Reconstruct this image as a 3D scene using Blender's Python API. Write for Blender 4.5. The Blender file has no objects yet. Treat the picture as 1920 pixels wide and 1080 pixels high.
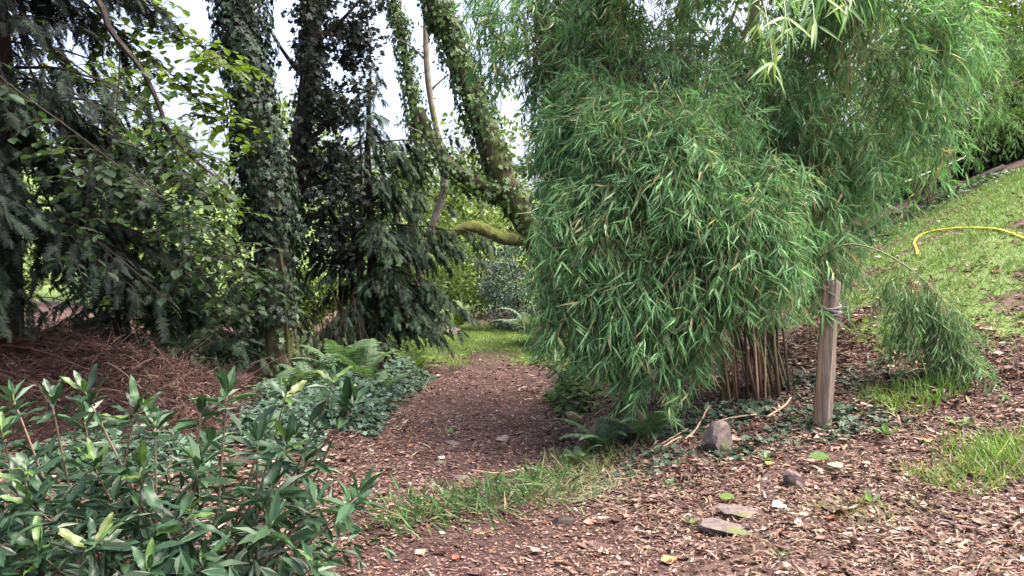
import bpy, math, random
import numpy as np
from mathutils import Vector, Matrix

random.seed(11)
rng = np.random.default_rng(11)
scene = bpy.context.scene
COL = scene.collection

# ------------------------------------------------------------------ camera, sky, sun, exposure
cam_d = bpy.data.cameras.new('camera')
cam_d.lens = 27.71
cam_d.sensor_width = 36
cam_d.clip_start = 0.05
cam_d.clip_end = 1500
cam = bpy.data.objects.new('camera', cam_d)
COL.objects.link(cam)
cam.location = (0, 0, 1.6)
cam.rotation_euler = (math.radians(90 - 2.33), 0, 0)
scene.camera = cam

SUN_EL, SUN_AZ = 62.0, 94.0             # azimuth clockwise from +Y (the view direction)
world = bpy.data.worlds.new('World')
scene.world = world
world.use_nodes = True
wn = world.node_tree
wn.nodes.clear()
sky = wn.nodes.new('ShaderNodeTexSky')
sky.sky_type = 'NISHITA'
sky.sun_disc = False
sky.sun_elevation = math.radians(SUN_EL)
sky.sun_rotation = math.radians(SUN_AZ)
sky.air_density = 0.6
sky.dust_density = 10.0
sky.ozone_density = 0.6
bg = wn.nodes.new('ShaderNodeBackground')
bg.inputs['Strength'].default_value = 0.15
wo = wn.nodes.new('ShaderNodeOutputWorld')
wn.links.new(sky.outputs[0], bg.inputs['Color'])
wn.links.new(bg.outputs[0], wo.inputs['Surface'])

sun_d = bpy.data.lights.new('sun', 'SUN')
sun_d.energy = 0.6
sun_d.angle = math.radians(60)
sun_d.color = (1.0, 0.95, 0.88)
sun = bpy.data.objects.new('sun', sun_d)
COL.objects.link(sun)
_el, _az = math.radians(SUN_EL), math.radians(SUN_AZ)
sdir = Vector((math.sin(_az) * math.cos(_el), math.cos(_az) * math.cos(_el), math.sin(_el)))
sun.rotation_euler = (-sdir).to_track_quat('-Z', 'Y').to_euler()
sun.location = (6, -6, 20)

vs = scene.view_settings
vs.view_transform = 'Standard'
vs.look = 'None'
vs.gamma = 1.0
vs.exposure = 2.75
vs.use_curve_mapping = False
scene.render.engine = 'CYCLES'
scene.cycles.max_bounces = 8
scene.cycles.diffuse_bounces = 5
scene.cycles.glossy_bounces = 2
scene.cycles.transmission_bounces = 5
scene.cycles.transparent_max_bounces = 4
scene.cycles.use_denoising = True


# ------------------------------------------------------------------ helpers
def sst(a, b, x):
    t = np.clip((x - a) / (b - a), 0, 1)
    return t * t * (3 - 2 * t)


def wob(x, y, s, seed=0.0):
    """cheap smooth value noise made of a few rotated sines, about -1..1"""
    return (np.sin(x * 1.7 * s + seed) * np.cos(y * 1.3 * s - seed * 1.7) + .6 * np.sin((x * .8 - y * 1.9) * s * 1.9 + seed * 2.3)
            + .4 * np.cos((x * 2.3 + y * 1.1) * s * 2.7 + seed * .7) + .25 * np.sin((x * 1.3 - y * 2.1) * s * 5.3 + seed)) / 1.7


def hill(x, y):
    """large shape of the land"""
    x = np.asarray(x, float); y = np.asarray(y, float)
    s = .05 + .33 * sst(3.3, 9.5, y)
    u = x - .55
    r = np.maximum(.5 * (u + np.sqrt(u * u + .09)) - .05, 0)
    r = np.where(r < 9.5, r, 9.5 + 6 * (1 - np.exp(-(r - 9.5) / 12.)))
    z = s * r
    z = z + .10 * np.minimum(np.maximum(y - 26, 0), 90) * sst(26, 34, y)
    z = z + .10 * np.minimum(np.maximum(-x - 12, 0), 60)
    return z


def path_edge(y):
    y = np.asarray(y, float)
    c = np.interp(y, [0, 4, 7.4, 11.3, 13, 16], [-.05, -.08, -.32, -.36, -.30, -.1])
    w = np.interp(y, [0, 4, 7.4, 11.3, 13, 16], [1.0, .95, .72, .50, .40, .3])
    return c, w


def h(x, y):
    x = np.asarray(x, float); y = np.asarray(y, float)
    c, w = path_edge(y)
    off = np.abs(x - c) / w
    hump = .05 * sst(.95, 1.8, off) * sst(0, 2, y) * (1 - sst(12, 17, y))
    near = 1 - sst(18, 40, np.abs(y))
    return hill(x, y) + hump + near * (.018 * wob(x, y, 1.3) + .009 * wob(x, y, 4.1, 2.)) + (1 - near) * .15 * wob(x, y, .1)


def hz(x, y):
    return float(h(x, y))


def new_mat(name):
    m = bpy.data.materials.new(name)
    m.use_nodes = True
    nt = m.node_tree
    nt.nodes.clear()
    return m, nt, nt.nodes, nt.links


def leaf_mat(name, rough=.5, trans=.35, spec=.35, tint=(1.15, 1.25, .55), gain=1.0):
    """vertex attribute col x fine noise, glossy front and light shining through"""
    m, nt, N, L = new_mat(name)
    at = N.new('ShaderNodeAttribute'); at.attribute_name = 'col'
    tc = N.new('ShaderNodeTexCoord')
    nz = N.new('ShaderNodeTexNoise'); nz.inputs['Scale'].default_value = 38; nz.inputs['Detail'].default_value = 2
    L.new(tc.outputs['Object'], nz.inputs['Vector'])
    mr = N.new('ShaderNodeMapRange'); mr.inputs['To Min'].default_value = .70 * gain; mr.inputs['To Max'].default_value = 1.30 * gain
    L.new(nz.outputs[0], mr.inputs[0])
    mul = N.new('ShaderNodeVectorMath'); mul.operation = 'SCALE'
    L.new(at.outputs['Color'], mul.inputs[0]); L.new(mr.outputs[0], mul.inputs['Scale'])
    p = N.new('ShaderNodeBsdfPrincipled')
    p.inputs['Roughness'].default_value = rough
    p.inputs['Specular IOR Level'].default_value = spec
    L.new(mul.outputs[0], p.inputs['Base Color'])
    out = N.new('ShaderNodeOutputMaterial')
    if trans > 0:
        tr = N.new('ShaderNodeBsdfTranslucent')
        t2 = N.new('ShaderNodeVectorMath'); t2.operation = 'MULTIPLY'
        t2.inputs[1].default_value = tint
        L.new(mul.outputs[0], t2.inputs[0]); L.new(t2.outputs[0], tr.inputs['Color'])
        mx = N.new('ShaderNodeMixShader'); mx.inputs[0].default_value = trans
        L.new(p.outputs[0], mx.inputs[1]); L.new(tr.outputs[0], mx.inputs[2])
        L.new(mx.outputs[0], out.inputs['Surface'])
    else:
        L.new(p.outputs[0], out.inputs['Surface'])
    return m


def bark_mat(name, c1, c2, moss=None, moss_amt=.5, scale=6., stretch=.25, bump=.6, rough=.9):
    m, nt, N, L = new_mat(name)
    tc = N.new('ShaderNodeTexCoord')
    mp = N.new('ShaderNodeMapping'); mp.inputs['Scale'].default_value = (1, 1, stretch)
    L.new(tc.outputs['Object'], mp.inputs[0])
    n1 = N.new('ShaderNodeTexNoise'); n1.inputs['Scale'].default_value = scale * 4; n1.inputs['Detail'].default_value = 6
    n1.inputs['Roughness'].default_value = .7
    L.new(mp.outputs[0], n1.inputs['Vector'])
    r1 = N.new('ShaderNodeValToRGB')
    r1.color_ramp.elements[0].position = .35; r1.color_ramp.elements[0].color = (*c1, 1)
    r1.color_ramp.elements[1].position = .68; r1.color_ramp.elements[1].color = (*c2, 1)
    L.new(n1.outputs[0], r1.inputs[0])
    colout = r1.outputs[0]
    if moss:
        n2 = N.new('ShaderNodeTexNoise'); n2.inputs['Scale'].default_value = scale * .9; n2.inputs['Detail'].default_value = 5
        L.new(tc.outputs['Object'], n2.inputs['Vector'])
        r2 = N.new('ShaderNodeValToRGB')
        r2.color_ramp.elements[0].position = .58 - .3 * moss_amt; r2.color_ramp.elements[1].position = .72 - .3 * moss_amt
        r2.color_ramp.elements[0].color = (0, 0, 0, 1); r2.color_ramp.elements[1].color = (1, 1, 1, 1)
        L.new(n2.outputs[0], r2.inputs[0])
        mx = N.new('ShaderNodeMix'); mx.data_type = 'RGBA'
        mx.inputs[7].default_value = (*moss, 1)
        L.new(r2.outputs[0], mx.inputs[0]); L.new(colout, mx.inputs[6])
        colout = mx.outputs[2]
    p = N.new('ShaderNodeBsdfPrincipled'); p.inputs['Roughness'].default_value = rough
    p.inputs['Specular IOR Level'].default_value = .2
    L.new(colout, p.inputs['Base Color'])
    b = N.new('ShaderNodeBump'); b.inputs['Strength'].default_value = bump; b.inputs['Distance'].default_value = .02
    L.new(n1.outputs[0], b.inputs['Height']); L.new(b.outputs[0], p.inputs['Normal'])
    out = N.new('ShaderNodeOutputMaterial'); L.new(p.outputs[0], out.inputs['Surface'])
    return m


def soil_mat(name, stops, s1=2.2, s2=34., bump=.5, far=None):
    m, nt, N, L = new_mat(name)
    tc = N.new('ShaderNodeTexCoord')
    n1 = N.new('ShaderNodeTexNoise'); n1.inputs['Scale'].default_value = s1; n1.inputs['Detail'].default_value = 8
    n1.inputs['Roughness'].default_value = .72
    n2 = N.new('ShaderNodeTexNoise'); n2.inputs['Scale'].default_value = s2; n2.inputs['Detail'].default_value = 6
    n2.inputs['Roughness'].default_value = .75
    for n in (n1, n2):
        L.new(tc.outputs['Object'], n.inputs['Vector'])
    ad = N.new('ShaderNodeMath'); ad.operation = 'MULTIPLY_ADD'; ad.inputs[1].default_value = .55
    L.new(n2.outputs[0], ad.inputs[0])
    m1 = N.new('ShaderNodeMath'); m1.operation = 'MULTIPLY'; m1.inputs[1].default_value = .45
    L.new(n1.outputs[0], m1.inputs[0]); L.new(m1.outputs[0], ad.inputs[2])
    r = N.new('ShaderNodeValToRGB')
    els = r.color_ramp.elements
    while len(els) < len(stops):
        els.new(.5)
    for e, (pos, c) in zip(els, stops):
        e.position = pos; e.color = (*c, 1)
    L.new(ad.outputs[0], r.inputs[0])
    p = N.new('ShaderNodeBsdfPrincipled'); p.inputs['Roughness'].default_value = .92
    p.inputs['Specular IOR Level'].default_value = .15
    L.new(r.outputs[0], p.inputs['Base Color'])
    b = N.new('ShaderNodeBump'); b.inputs['Strength'].default_value = bump; b.inputs['Distance'].default_value = .03
    L.new(ad.outputs[0], b.inputs['Height']); L.new(b.outputs[0], p.inputs['Normal'])
    out = N.new('ShaderNodeOutputMaterial'); L.new(p.outputs[0], out.inputs['Surface'])
    return m


def plain_mat(name, c, rough=.6, spec=.3, vary=.25, scale=20., bump=.0):
    m, nt, N, L = new_mat(name)
    tc = N.new('ShaderNodeTexCoord')
    n = N.new('ShaderNodeTexNoise'); n.inputs['Scale'].default_value = scale; n.inputs['Detail'].default_value = 4
    L.new(tc.outputs['Object'], n.inputs['Vector'])
    r = N.new('ShaderNodeValToRGB')
    r.color_ramp.elements[0].position = .3; r.color_ramp.elements[1].position = .7
    r.color_ramp.elements[0].color = (*[v * (1 - vary) for v in c], 1)
    r.color_ramp.elements[1].color = (*[min(1, v * (1 + vary)) for v in c], 1)
    L.new(n.outputs[0], r.inputs[0])
    p = N.new('ShaderNodeBsdfPrincipled'); p.inputs['Roughness'].default_value = rough
    p.inputs['Specular IOR Level'].default_value = spec
    L.new(r.outputs[0], p.inputs['Base Color'])
    if bump:
        b = N.new('ShaderNodeBump'); b.inputs['Strength'].default_value = bump; b.inputs['Distance'].default_value = .01
        L.new(n.outputs[0], b.inputs['Height']); L.new(b.outputs[0], p.inputs['Normal'])
    out = N.new('ShaderNodeOutputMaterial'); L.new(p.outputs[0], out.inputs['Surface'])
    return m


class MB:
    """collects triangles (and a colour per vertex) and links them as ONE mesh object"""
    def __init__(self):
        self.v, self.f, self.c, self.n = [], [], [], 0

    def add(self, v, f, c=(.1, .1, .1)):
        v = np.asarray(v, float).reshape(-1, 3); f = np.asarray(f, np.int64).reshape(-1, 3)
        c = np.asarray(c, float)
        if c.ndim == 1:
            c = np.repeat(c[None], len(v), 0)
        self.v.append(v); self.f.append(f + self.n); self.c.append(c); self.n += len(v)

    def mesh(self, name, mat, origin=(0, 0, 0), smooth=False):
        me = bpy.data.meshes.new(name)
        if self.n == 0:
            return me
        v = np.concatenate(self.v) - np.asarray(origin, float); f = np.concatenate(self.f); c = np.concatenate(self.c)
        me.vertices.add(len(v)); me.vertices.foreach_set('co', v.astype(np.float32).ravel())
        me.loops.add(f.size); me.loops.foreach_set('vertex_index', f.astype(np.int32).ravel())
        me.polygons.add(len(f)); me.polygons.foreach_set('loop_start', np.arange(0, f.size, 3, dtype=np.int32))
        me.polygons.foreach_set('use_smooth', np.full(len(f), smooth))
        ca = me.color_attributes.new('col', 'FLOAT_COLOR', 'POINT')
        ca.data.foreach_set('color', np.concatenate([c, np.ones((len(c), 1))], 1).astype(np.float32).ravel())
        me.update(calc_edges=True)
        me.materials.append(mat)
        return me

    def build(self, name, mat, parent=None, smooth=False, kind=None, origin=None):
        if origin is None:
            origin = tuple(parent.location) if parent is not None else (0, 0, 0)
        o = bpy.data.objects.new(name, self.mesh(name, mat, origin, smooth))
        COL.objects.link(o)
        if parent is not None:
            o.parent = parent
        else:
            o.location = origin
        if kind:
            o['kind'] = kind
        return o


def link_mesh(name, me, parent, M):
    """an object that shares mesh data, placed by matrix M (in the parent's space)"""
    o = bpy.data.objects.new(name, me)
    COL.objects.link(o)
    o.parent = parent
    o.matrix_local = M
    return o


def tag(o, label=None, cat=None, group=None, kind=None):
    if label: o['label'] = label
    if cat: o['category'] = cat
    if group: o['group'] = group
    if kind: o['kind'] = kind
    return o


def thing(name, loc, label, cat, group=None):
    o = bpy.data.objects.new(name, None)
    COL.objects.link(o)
    o.location = loc
    o.empty_display_size = .1
    return tag(o, label, cat, group)


def nrm(a):
    a = np.asarray(a, float)
    return a / np.maximum(np.linalg.norm(a, axis=-1, keepdims=True), 1e-9)


def rnd_dir(n):
    return nrm(rng.normal(size=(n, 3)))


def scatter(mb, T, F, pos, d, n, Ln, W, col):
    """copies of a template (x across, y along, z up off the blade) at pos along d with face normal n"""
    pos = np.asarray(pos, float); K = len(pos)
    if K == 0:
        return
    d = nrm(d); x = np.cross(d, n); x = nrm(x + 1e-6); z = np.cross(x, d)
    Ln = np.broadcast_to(np.asarray(Ln, float), (K,)); W = np.broadcast_to(np.asarray(W, float), (K,))
    T = np.asarray(T, float)
    v = (pos[:, None] + x[:, None] * (T[None, :, 0] * W[:, None])[..., None]
         + d[:, None] * (T[None, :, 1] * Ln[:, None])[..., None] + z[:, None] * (T[None, :, 2] * Ln[:, None])[..., None])
    f = (np.arange(K) * len(T))[:, None, None] + np.asarray(F)[None]
    col = np.broadcast_to(np.asarray(col, float), (K, 3))
    mb.add(v.reshape(-1, 3), f.reshape(-1, 3), np.repeat(col, len(T), 0))


def pal(n, cols, w=None, var=.18, huevar=.06):
    cols = np.asarray(cols, float)
    i = rng.choice(len(cols), n, p=None if w is None else np.asarray(w, float) / np.sum(w))
    b = np.exp(rng.normal(0, var, (n, 1)))
    return np.clip(cols[i] * b * (1 + rng.normal(0, huevar, (n, 3))), .002, .9)


# leaf templates: (x, y, z)
T_BAM = [[(0, 0, 0), (-.5, .30, .015), (.5, .30, .015), (0, .34, -.012 - b * .1), (0, 1, -b)] for b in (.05, .16, .30)]
F_BAM = [(0, 3, 1), (0, 2, 3), (1, 3, 4), (3, 2, 4)]
T_BROAD = [(0, 0, 0), (-.42, .28, .05), (-.42, .66, .04), (0, 1, -.08), (.42, .66, .04), (.42, .28, .05)]
F_BROAD = [(0, 2, 1), (0, 3, 2), (0, 4, 3), (0, 5, 4)]
T_IVY = [(0, 0, 0), (-.5, .02, .03), (-.32, .30, .02), (-.62, .55, -.02), (-.20, .62, .02), (0, 1.05, -.06), (.20, .62, .02), (.62, .55, -.02), (.32, .30, .02), (.5, .02, .03)]
F_IVY = [(0, 2, 1), (2, 4, 3), (0, 4, 2), (0, 5, 4), (0, 6, 5), (0, 8, 6), (8, 7, 6), (0, 9, 8)]
T_BLADE = [(-.5, 0, 0), (.5, 0, 0), (-.36, .5, .06), (.36, .5, .06), (0, 1, -.12)]
F_BLADE = [(0, 1, 3), (0, 3, 2), (2, 3, 4)]


def spray_template(n=8, seed=1):
    """flat conifer spray: a rachis with two rows of needles, drooping at the tip"""
    r = np.random.default_rng(seed)
    T, F = [], []
    def zz(t):
        return -.22 * t * t
    T += [(-.02, 0, 0), (.02, 0, 0), (0, 1, zz(1))]; F += [(0, 1, 2)]
    for i in range(n):
        t = .06 + .92 * i / n
        for s in (-1, 1):
            L = (.36 * (1 - .55 * t)) * r.uniform(.8, 1.15); k = len(T)
            T += [(0, t, zz(t)), (s * L, t + .16 * r.uniform(.7, 1.4), zz(t) - .06 * r.uniform(0, 1.6)), (0, t + .10, zz(t))]
            F += [(k, k + 1, k + 2) if s > 0 else (k, k + 2, k + 1)]
    return np.array(T), F


SPRAYS = [spray_template(11, s) for s in (1, 2, 3)]


def tube(mb, pts, rad, sides=6, col=(.1, .08, .06), rough=0.0, cap=True):
    P = np.asarray(pts, float); n = len(P)
    R = np.broadcast_to(np.asarray(rad, float), (n,))
    tan = nrm(np.gradient(P, axis=0))
    up = np.array([0, 0, 1.]) if abs(tan[0, 2]) < .9 else np.array([1., 0, 0])
    a = nrm(np.cross(tan, up)); b = np.cross(tan, a)
    th = np.linspace(0, 2 * np.pi, sides, endpoint=False)
    rr = R[:, None] * (1 + rough * rng.normal(size=(n, sides)))
    V = P[:, None] + (a[:, None] * np.cos(th)[None, :, None] + b[:, None] * np.sin(th)[None, :, None]) * rr[..., None]
    i = np.arange(n - 1)[:, None] * sides; j = np.arange(sides)[None]; j2 = (j + 1) % sides
    q = np.stack([i + j, i + j2, i + sides + j2, i + sides + j], -1).reshape(-1, 4)
    F = np.concatenate([q[:, [0, 1, 2]], q[:, [0, 2, 3]]])
    V = V.reshape(-1, 3)
    if cap:
        F = np.concatenate([F, [(0, k + 1, k) for k in range(1, sides - 1)], [((n - 1) * sides, (n - 1) * sides + k, (n - 1) * sides + k + 1) for k in range(1, sides - 1)]])
    mb.add(V, F, col)


def bez(p0, p1, p2, n=8):
    t = np.linspace(0, 1, n)[:, None]
    p0, p1, p2 = map(lambda p: np.asarray(p, float), (p0, p1, p2))
    return (1 - t) ** 2 * p0 + 2 * t * (1 - t) * p1 + t * t * p2


def spline(pts, n=24):
    """Catmull-Rom through pts"""
    P = np.asarray(pts, float); P = np.concatenate([[2 * P[0] - P[1]], P, [2 * P[-1] - P[-2]]])
    seg = len(P) - 3; out = []
    for u in np.linspace(0, seg - 1e-6, n):
        i = int(u); t = u - i; a, b, c, d = P[i:i + 4]
        out.append(.5 * ((2 * b) + (c - a) * t + (2 * a - 5 * b + 4 * c - d) * t * t + (3 * b - a - 3 * c + d) * t ** 3))
    return np.array(out)


# ------------------------------------------------------------------ materials
M_SOIL = soil_mat('soil', [(.30, (.020, .011, .009)), (.48, (.050, .030, .026)), (.60, (.085, .056, .048)), (.75, (.15, .105, .09))])
M_PATH = soil_mat('path_soil', [(.32, (.014, .007, .007)), (.47, (.032, .017, .017)), (.58, (.052, .031, .031)), (.74, (.10, .070, .068))], s1=3.0, s2=46., bump=.7)
M_LAWN = soil_mat('lawn_turf', [(.30, (.025, .042, .012)), (.45, (.055, .090, .024)), (.57, (.085, .125, .038)), (.72, (.16, .13, .08))], s1=1.3, s2=40.)
M_BAMBOO = leaf_mat('bamboo_leaf', .5, .40, .3, (1.05, 1.2, .70), gain=1.10)
M_BROAD = leaf_mat('broad_leaf', .5, .45, .2, gain=0.88)
M_GLOSSY = leaf_mat('glossy_leaf', .38, .18, .28, gain=0.8)
M_IVY = leaf_mat('ivy_leaf', .5, .18, .14, gain=0.85)
M_NEEDLE = leaf_mat('conifer_needle', .65, .12, .10, gain=0.85)
M_FERN = leaf_mat('fern_frond', .55, .35, .3)
M_GRASS = leaf_mat('grass_blade', .5, .35, .3, gain=0.92)
M_DEAD = leaf_mat('dead_leaf', .7, .12, .2, (1.2, .9, .6), gain=0.8)
M_TWIG = leaf_mat('dry_twig', .85, .0, .15, gain=0.8)
M_CANE = leaf_mat('bamboo_cane', .45, .0, .4, gain=0.8)
M_BARK_MOSS = bark_mat('mossy_bark', (.016, .012, .009), (.065, .050, .034), (.034, .044, .012), .5)
M_BARK_DARK = bark_mat('dark_bark', (.010, .008, .007), (.042, .033, .028), None, 0, 7.)
M_BARK_GREY = bark_mat('grey_bark', (.07, .06, .05), (.22, .19, .16), (.07, .09, .03), .3)
M_BARK_LEAN = bark_mat('ridged_bark', (.014, .011, .008), (.075, .058, .042), (.040, .052, .014), .5, 5., .2, .9)
M_BARK_MOSS2 = bark_mat('mossy_log_bark', (.035, .028, .018), (.11, .085, .05), (.075, .085, .022), .75, 9.)
M_MOSS = bark_mat('thick_moss', (.045, .058, .014), (.15, .175, .042), (.075, .062, .04), .3, 9., 1., .9)
M_STONE = bark_mat('field_stone', (.048, .038, .037), (.125, .098, .095), (.07, .085, .03), .18, 5., 1., .5)
M_STONE_PALE = bark_mat('pale_stone', (.13, .10, .07), (.28, .22, .16), (.10, .11, .04), .2, 5., 1., .5)
M_POST = bark_mat('weathered_wood', (.055, .042, .034), (.18, .145, .12), (.11, .10, .06), .12, 9., .06, .5)
M_POST_DARK = bark_mat('split_wood_edge', (.09, .055, .035), (.25, .17, .11), None, 0, 9., .06, .5)
M_ROPE = plain_mat('grey_rope', (.12, .11, .115), .9, .1, .5, 90., .6)
M_ROPE_W = plain_mat('white_cord', (.40, .39, .36), .8, .2, .2, 60.)
M_HOSE = plain_mat('yellow_hose', (.60, .47, .03), .42, .45, .14, 9.)

# ------------------------------------------------------------------ ground
def axis(a, b, step, far):
    c = list(np.arange(a, b + 1e-6, step)); s = step; p = b
    while p < far:
        s *= 1.22; p += s; c.append(p)
    s = step; p = a; L = []
    while p > -far:
        s *= 1.22; p -= s; L.append(p)
    return np.array(L[::-1] + c)


gx, gy = axis(-4.5, 7.0, .09, 420), axis(2.6, 14.5, .09, 420)
GX, GY = np.meshgrid(gx, gy)
GZ = h(GX, GY)
nx_, ny_ = len(gx), len(gy)
ii = (np.arange(ny_ - 1)[:, None] * nx_ + np.arange(nx_ - 1)[None]).ravel()
QU = np.stack([ii, ii + 1, ii + nx_ + 1, ii + nx_], -1)
GV = np.stack([GX.ravel(), GY.ravel(), GZ.ravel()], -1)
QC = GV[QU].mean(1)


def sheet(name, mask, mat, lift, label=None):
    q = QU[mask]
    used, inv = np.unique(q, return_inverse=True); inv = inv.reshape(q.shape)
    mb = MB(); v = GV[used].copy(); v[:, 2] += lift
    mb.add(v, np.concatenate([inv[:, [0, 1, 2]], inv[:, [0, 2, 3]]]))
    o = mb.build(name, mat, smooth=True, kind='structure')
    if label: o['label'] = label
    return o


def lawn_mask(x, y):
    """1 where turf grows: the slope on the right, the clearing at the path's end, the meadow beyond"""
    r = sst(0, .9, (x - (3.15 + .18 * np.maximum(7 - y, 0) + .12 * np.maximum(y - 9, 0)) + .6 * wob(x, y, 1.1, 5.))) * sst(5.8, 7.6, y + .6 * wob(x, y, .9)) * (1 - sst(11.6, 12.6, y - .25 * (x - 5)))
    c, w = path_edge(y)
    far = sst(11.0, 11.8, y + .3 * wob(x, y, 1.5)) * (1 - sst(18, 19, y)) * sst(-2.8, -2.0, x) * (1 - sst(.15, .75, x + .25 * wob(x, y, 1.4)))
    far = far * (1 - (1 - sst(.5, .9, np.abs(x - c) / w)) * (1 - sst(11.8, 14, y)) * .9)
    return np.clip(np.maximum(r, far), 0, 1)


pc, pw = path_edge(QC[:, 1])
off = np.abs(QC[:, 0] - pc) / pw + .12 * wob(QC[:, 0], QC[:, 1], 2.3)
m_path = (off < 1) & (QC[:, 1] > -2) & (QC[:, 1] < 13.2)
lm = lawn_mask(QC[:, 0], QC[:, 1])
m_lawn = ((lm > .35) & ~m_path & (wob(QC[:, 0], QC[:, 1], 1.6, 7.) > -.3)) | (QC[:, 1] > 24)
sheet('ground', np.ones(len(QU), bool), M_SOIL, 0.0)
sheet('path', m_path, M_PATH, .006)
sheet('lawn', m_lawn, M_LAWN, .004)


# ------------------------------------------------------------------ foliage builders
def leaf_cloud(mb, centers, radii, per, size, cols, w=None, T=T_BROAD, F=F_BROAD, aspect=.62, flat=.6, droop=.3, var=.25, sq=.75):
    """clumps of leaves: each clump a loose ball of leaves that face mostly up and outwards"""
    centers = np.asarray(centers, float); K = len(centers)
    radii = np.broadcast_to(np.asarray(radii, float), (K,))
    per = np.broadcast_to(np.asarray(per), (K,)).astype(int)
    idx = np.repeat(np.arange(K), per); n = len(idx)
    o = rnd_dir(n) * (rng.random((n, 1)) ** .45); o[:, 2] *= sq
    pos = centers[idx] + o * radii[idx][:, None]
    d = nrm(o * .8 + rnd_dir(n) * .9 + np.array([0, 0, -droop]))
    nn = nrm(np.array([0, 0, flat]) + rnd_dir(n) * .75 + o * .25)
    L = size * np.exp(rng.normal(0, .22, n))
    cb = np.exp(rng.normal(0, .10, (K, 1)))[idx]
    scatter(mb, T, F, pos, d, nn, L, L * aspect, pal(n, cols, w, var) * cb)


def ellipsoid_clumps(c, r, n, shell=.35):
    u = rnd_dir(n) * ((1 - shell) + shell * rng.random((n, 1)) ** .5) if shell < 1 else rnd_dir(n) * rng.random((n, 1)) ** .4
    return np.asarray(c) + u * np.asarray(r)


def broad_tree(name, label, cat, base, trunk_pts, r0, crown_c, crown_r, nclump, clump_r, per, leaf, cols, bark, group=None, limbs=6, tmat=None, T=T_BROAD, F=F_BROAD, shell=.6, aspect=.62):
    root = thing(name, base, label, cat, group)
    P = spline(trunk_pts, 14)
    mb = MB(); tube(mb, P, np.linspace(r0, r0 * .45, len(P)), 9, rough=.05)
    mb.build('trunk', bark, root, True)
    cl = ellipsoid_clumps(crown_c, crown_r, nclump, shell)
    for k in range(limbs):
        e = cl[rng.integers(len(cl))]; s = P[rng.integers(6, len(P))]
        mid = (s + e) / 2 + np.array([0, 0, .25 * np.linalg.norm(e - s)]) * .6
        mb = MB(); tube(mb, bez(s, mid, e, 7), np.linspace(r0 * .35, r0 * .07, 7), 5, rough=.05)
        mb.build('limb', bark, root, True)
    mb = MB()
    leaf_cloud(mb, cl, clump_r * np.exp(rng.normal(0, .25, len(cl))), per, leaf, cols, T=T, F=F, aspect=aspect)
    mb.build('crown', tmat or M_BROAD, root, kind='stuff')
    return root


def conifer_branches(wood, fol, origin, az, length, droop, spray, cols, dens=1., rise=.1, r=.012, hang=.6, tip_only=0.):
    """a drooping conifer branch: bent bough, side twigs, hanging sprays"""
    n = 9
    t = np.linspace(0, 1, n)
    hd = np.array([math.cos(az), math.sin(az), 0])
    P = np.asarray(origin) + hd * (t * length)[:, None] + np.array([0, 0, 1.]) * (rise * length * t - droop * length * t * t)[:, None]
    P = P + rng.normal(0, .012 * length, P.shape) * t[:, None]
    tube(wood, P, np.linspace(r, r * .25, n) * .8, 4, (.018, .014, .012), cap=False)
    side = np.array([-hd[1], hd[0], 0])
    m = max(4, int(length * 16 * dens))
    ts = tip_only + (1 - tip_only) * rng.random(m) ** .8
    for tt in ts:
        b = P[min(int(tt * (n - 1)), n - 2)] * (1 - (tt * (n - 1)) % 1) + P[min(int(tt * (n - 1)) + 1, n - 1)] * ((tt * (n - 1)) % 1)
        sg = rng.choice([-1, 1])
        tl = length * .33 * (1.1 - tt) + spray * rng.uniform(.3, 1.)
        dr = nrm(hd * .7 + side * sg * rng.uniform(.4, 1.1) + np.array([0, 0, -.15 - hang * rng.random()]))
        k = max(2, int(tl / (spray * .42)))
        u = (np.arange(k) + rng.random(k)) / k
        q = b + dr * (u * tl)[:, None] + np.array([0, 0, -.35 * hang]) * (u * u * tl)[:, None]
        tube(wood, np.array([b, b + dr * tl * .6 + np.array([0, 0, -.1 * hang * tl])]), [.0035, .0015], 3, (.022, .018, .015), cap=False)
        d = nrm(dr + side * rng.normal(0, .5, (k, 1)) + hd * rng.normal(0, .3, (k, 1)) + np.array([0, 0, -1.]) * (hang * rng.random((k, 1))))
        nn = nrm(np.array([0, 0, 1.]) + rnd_dir(k) * .55)
        T, F = SPRAYS[rng.integers(3)]
        L = spray * np.exp(rng.normal(0, .22, k))
        scatter(fol, T, F, q, d, nn, L, L, pal(k, cols, var=.22))


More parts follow.
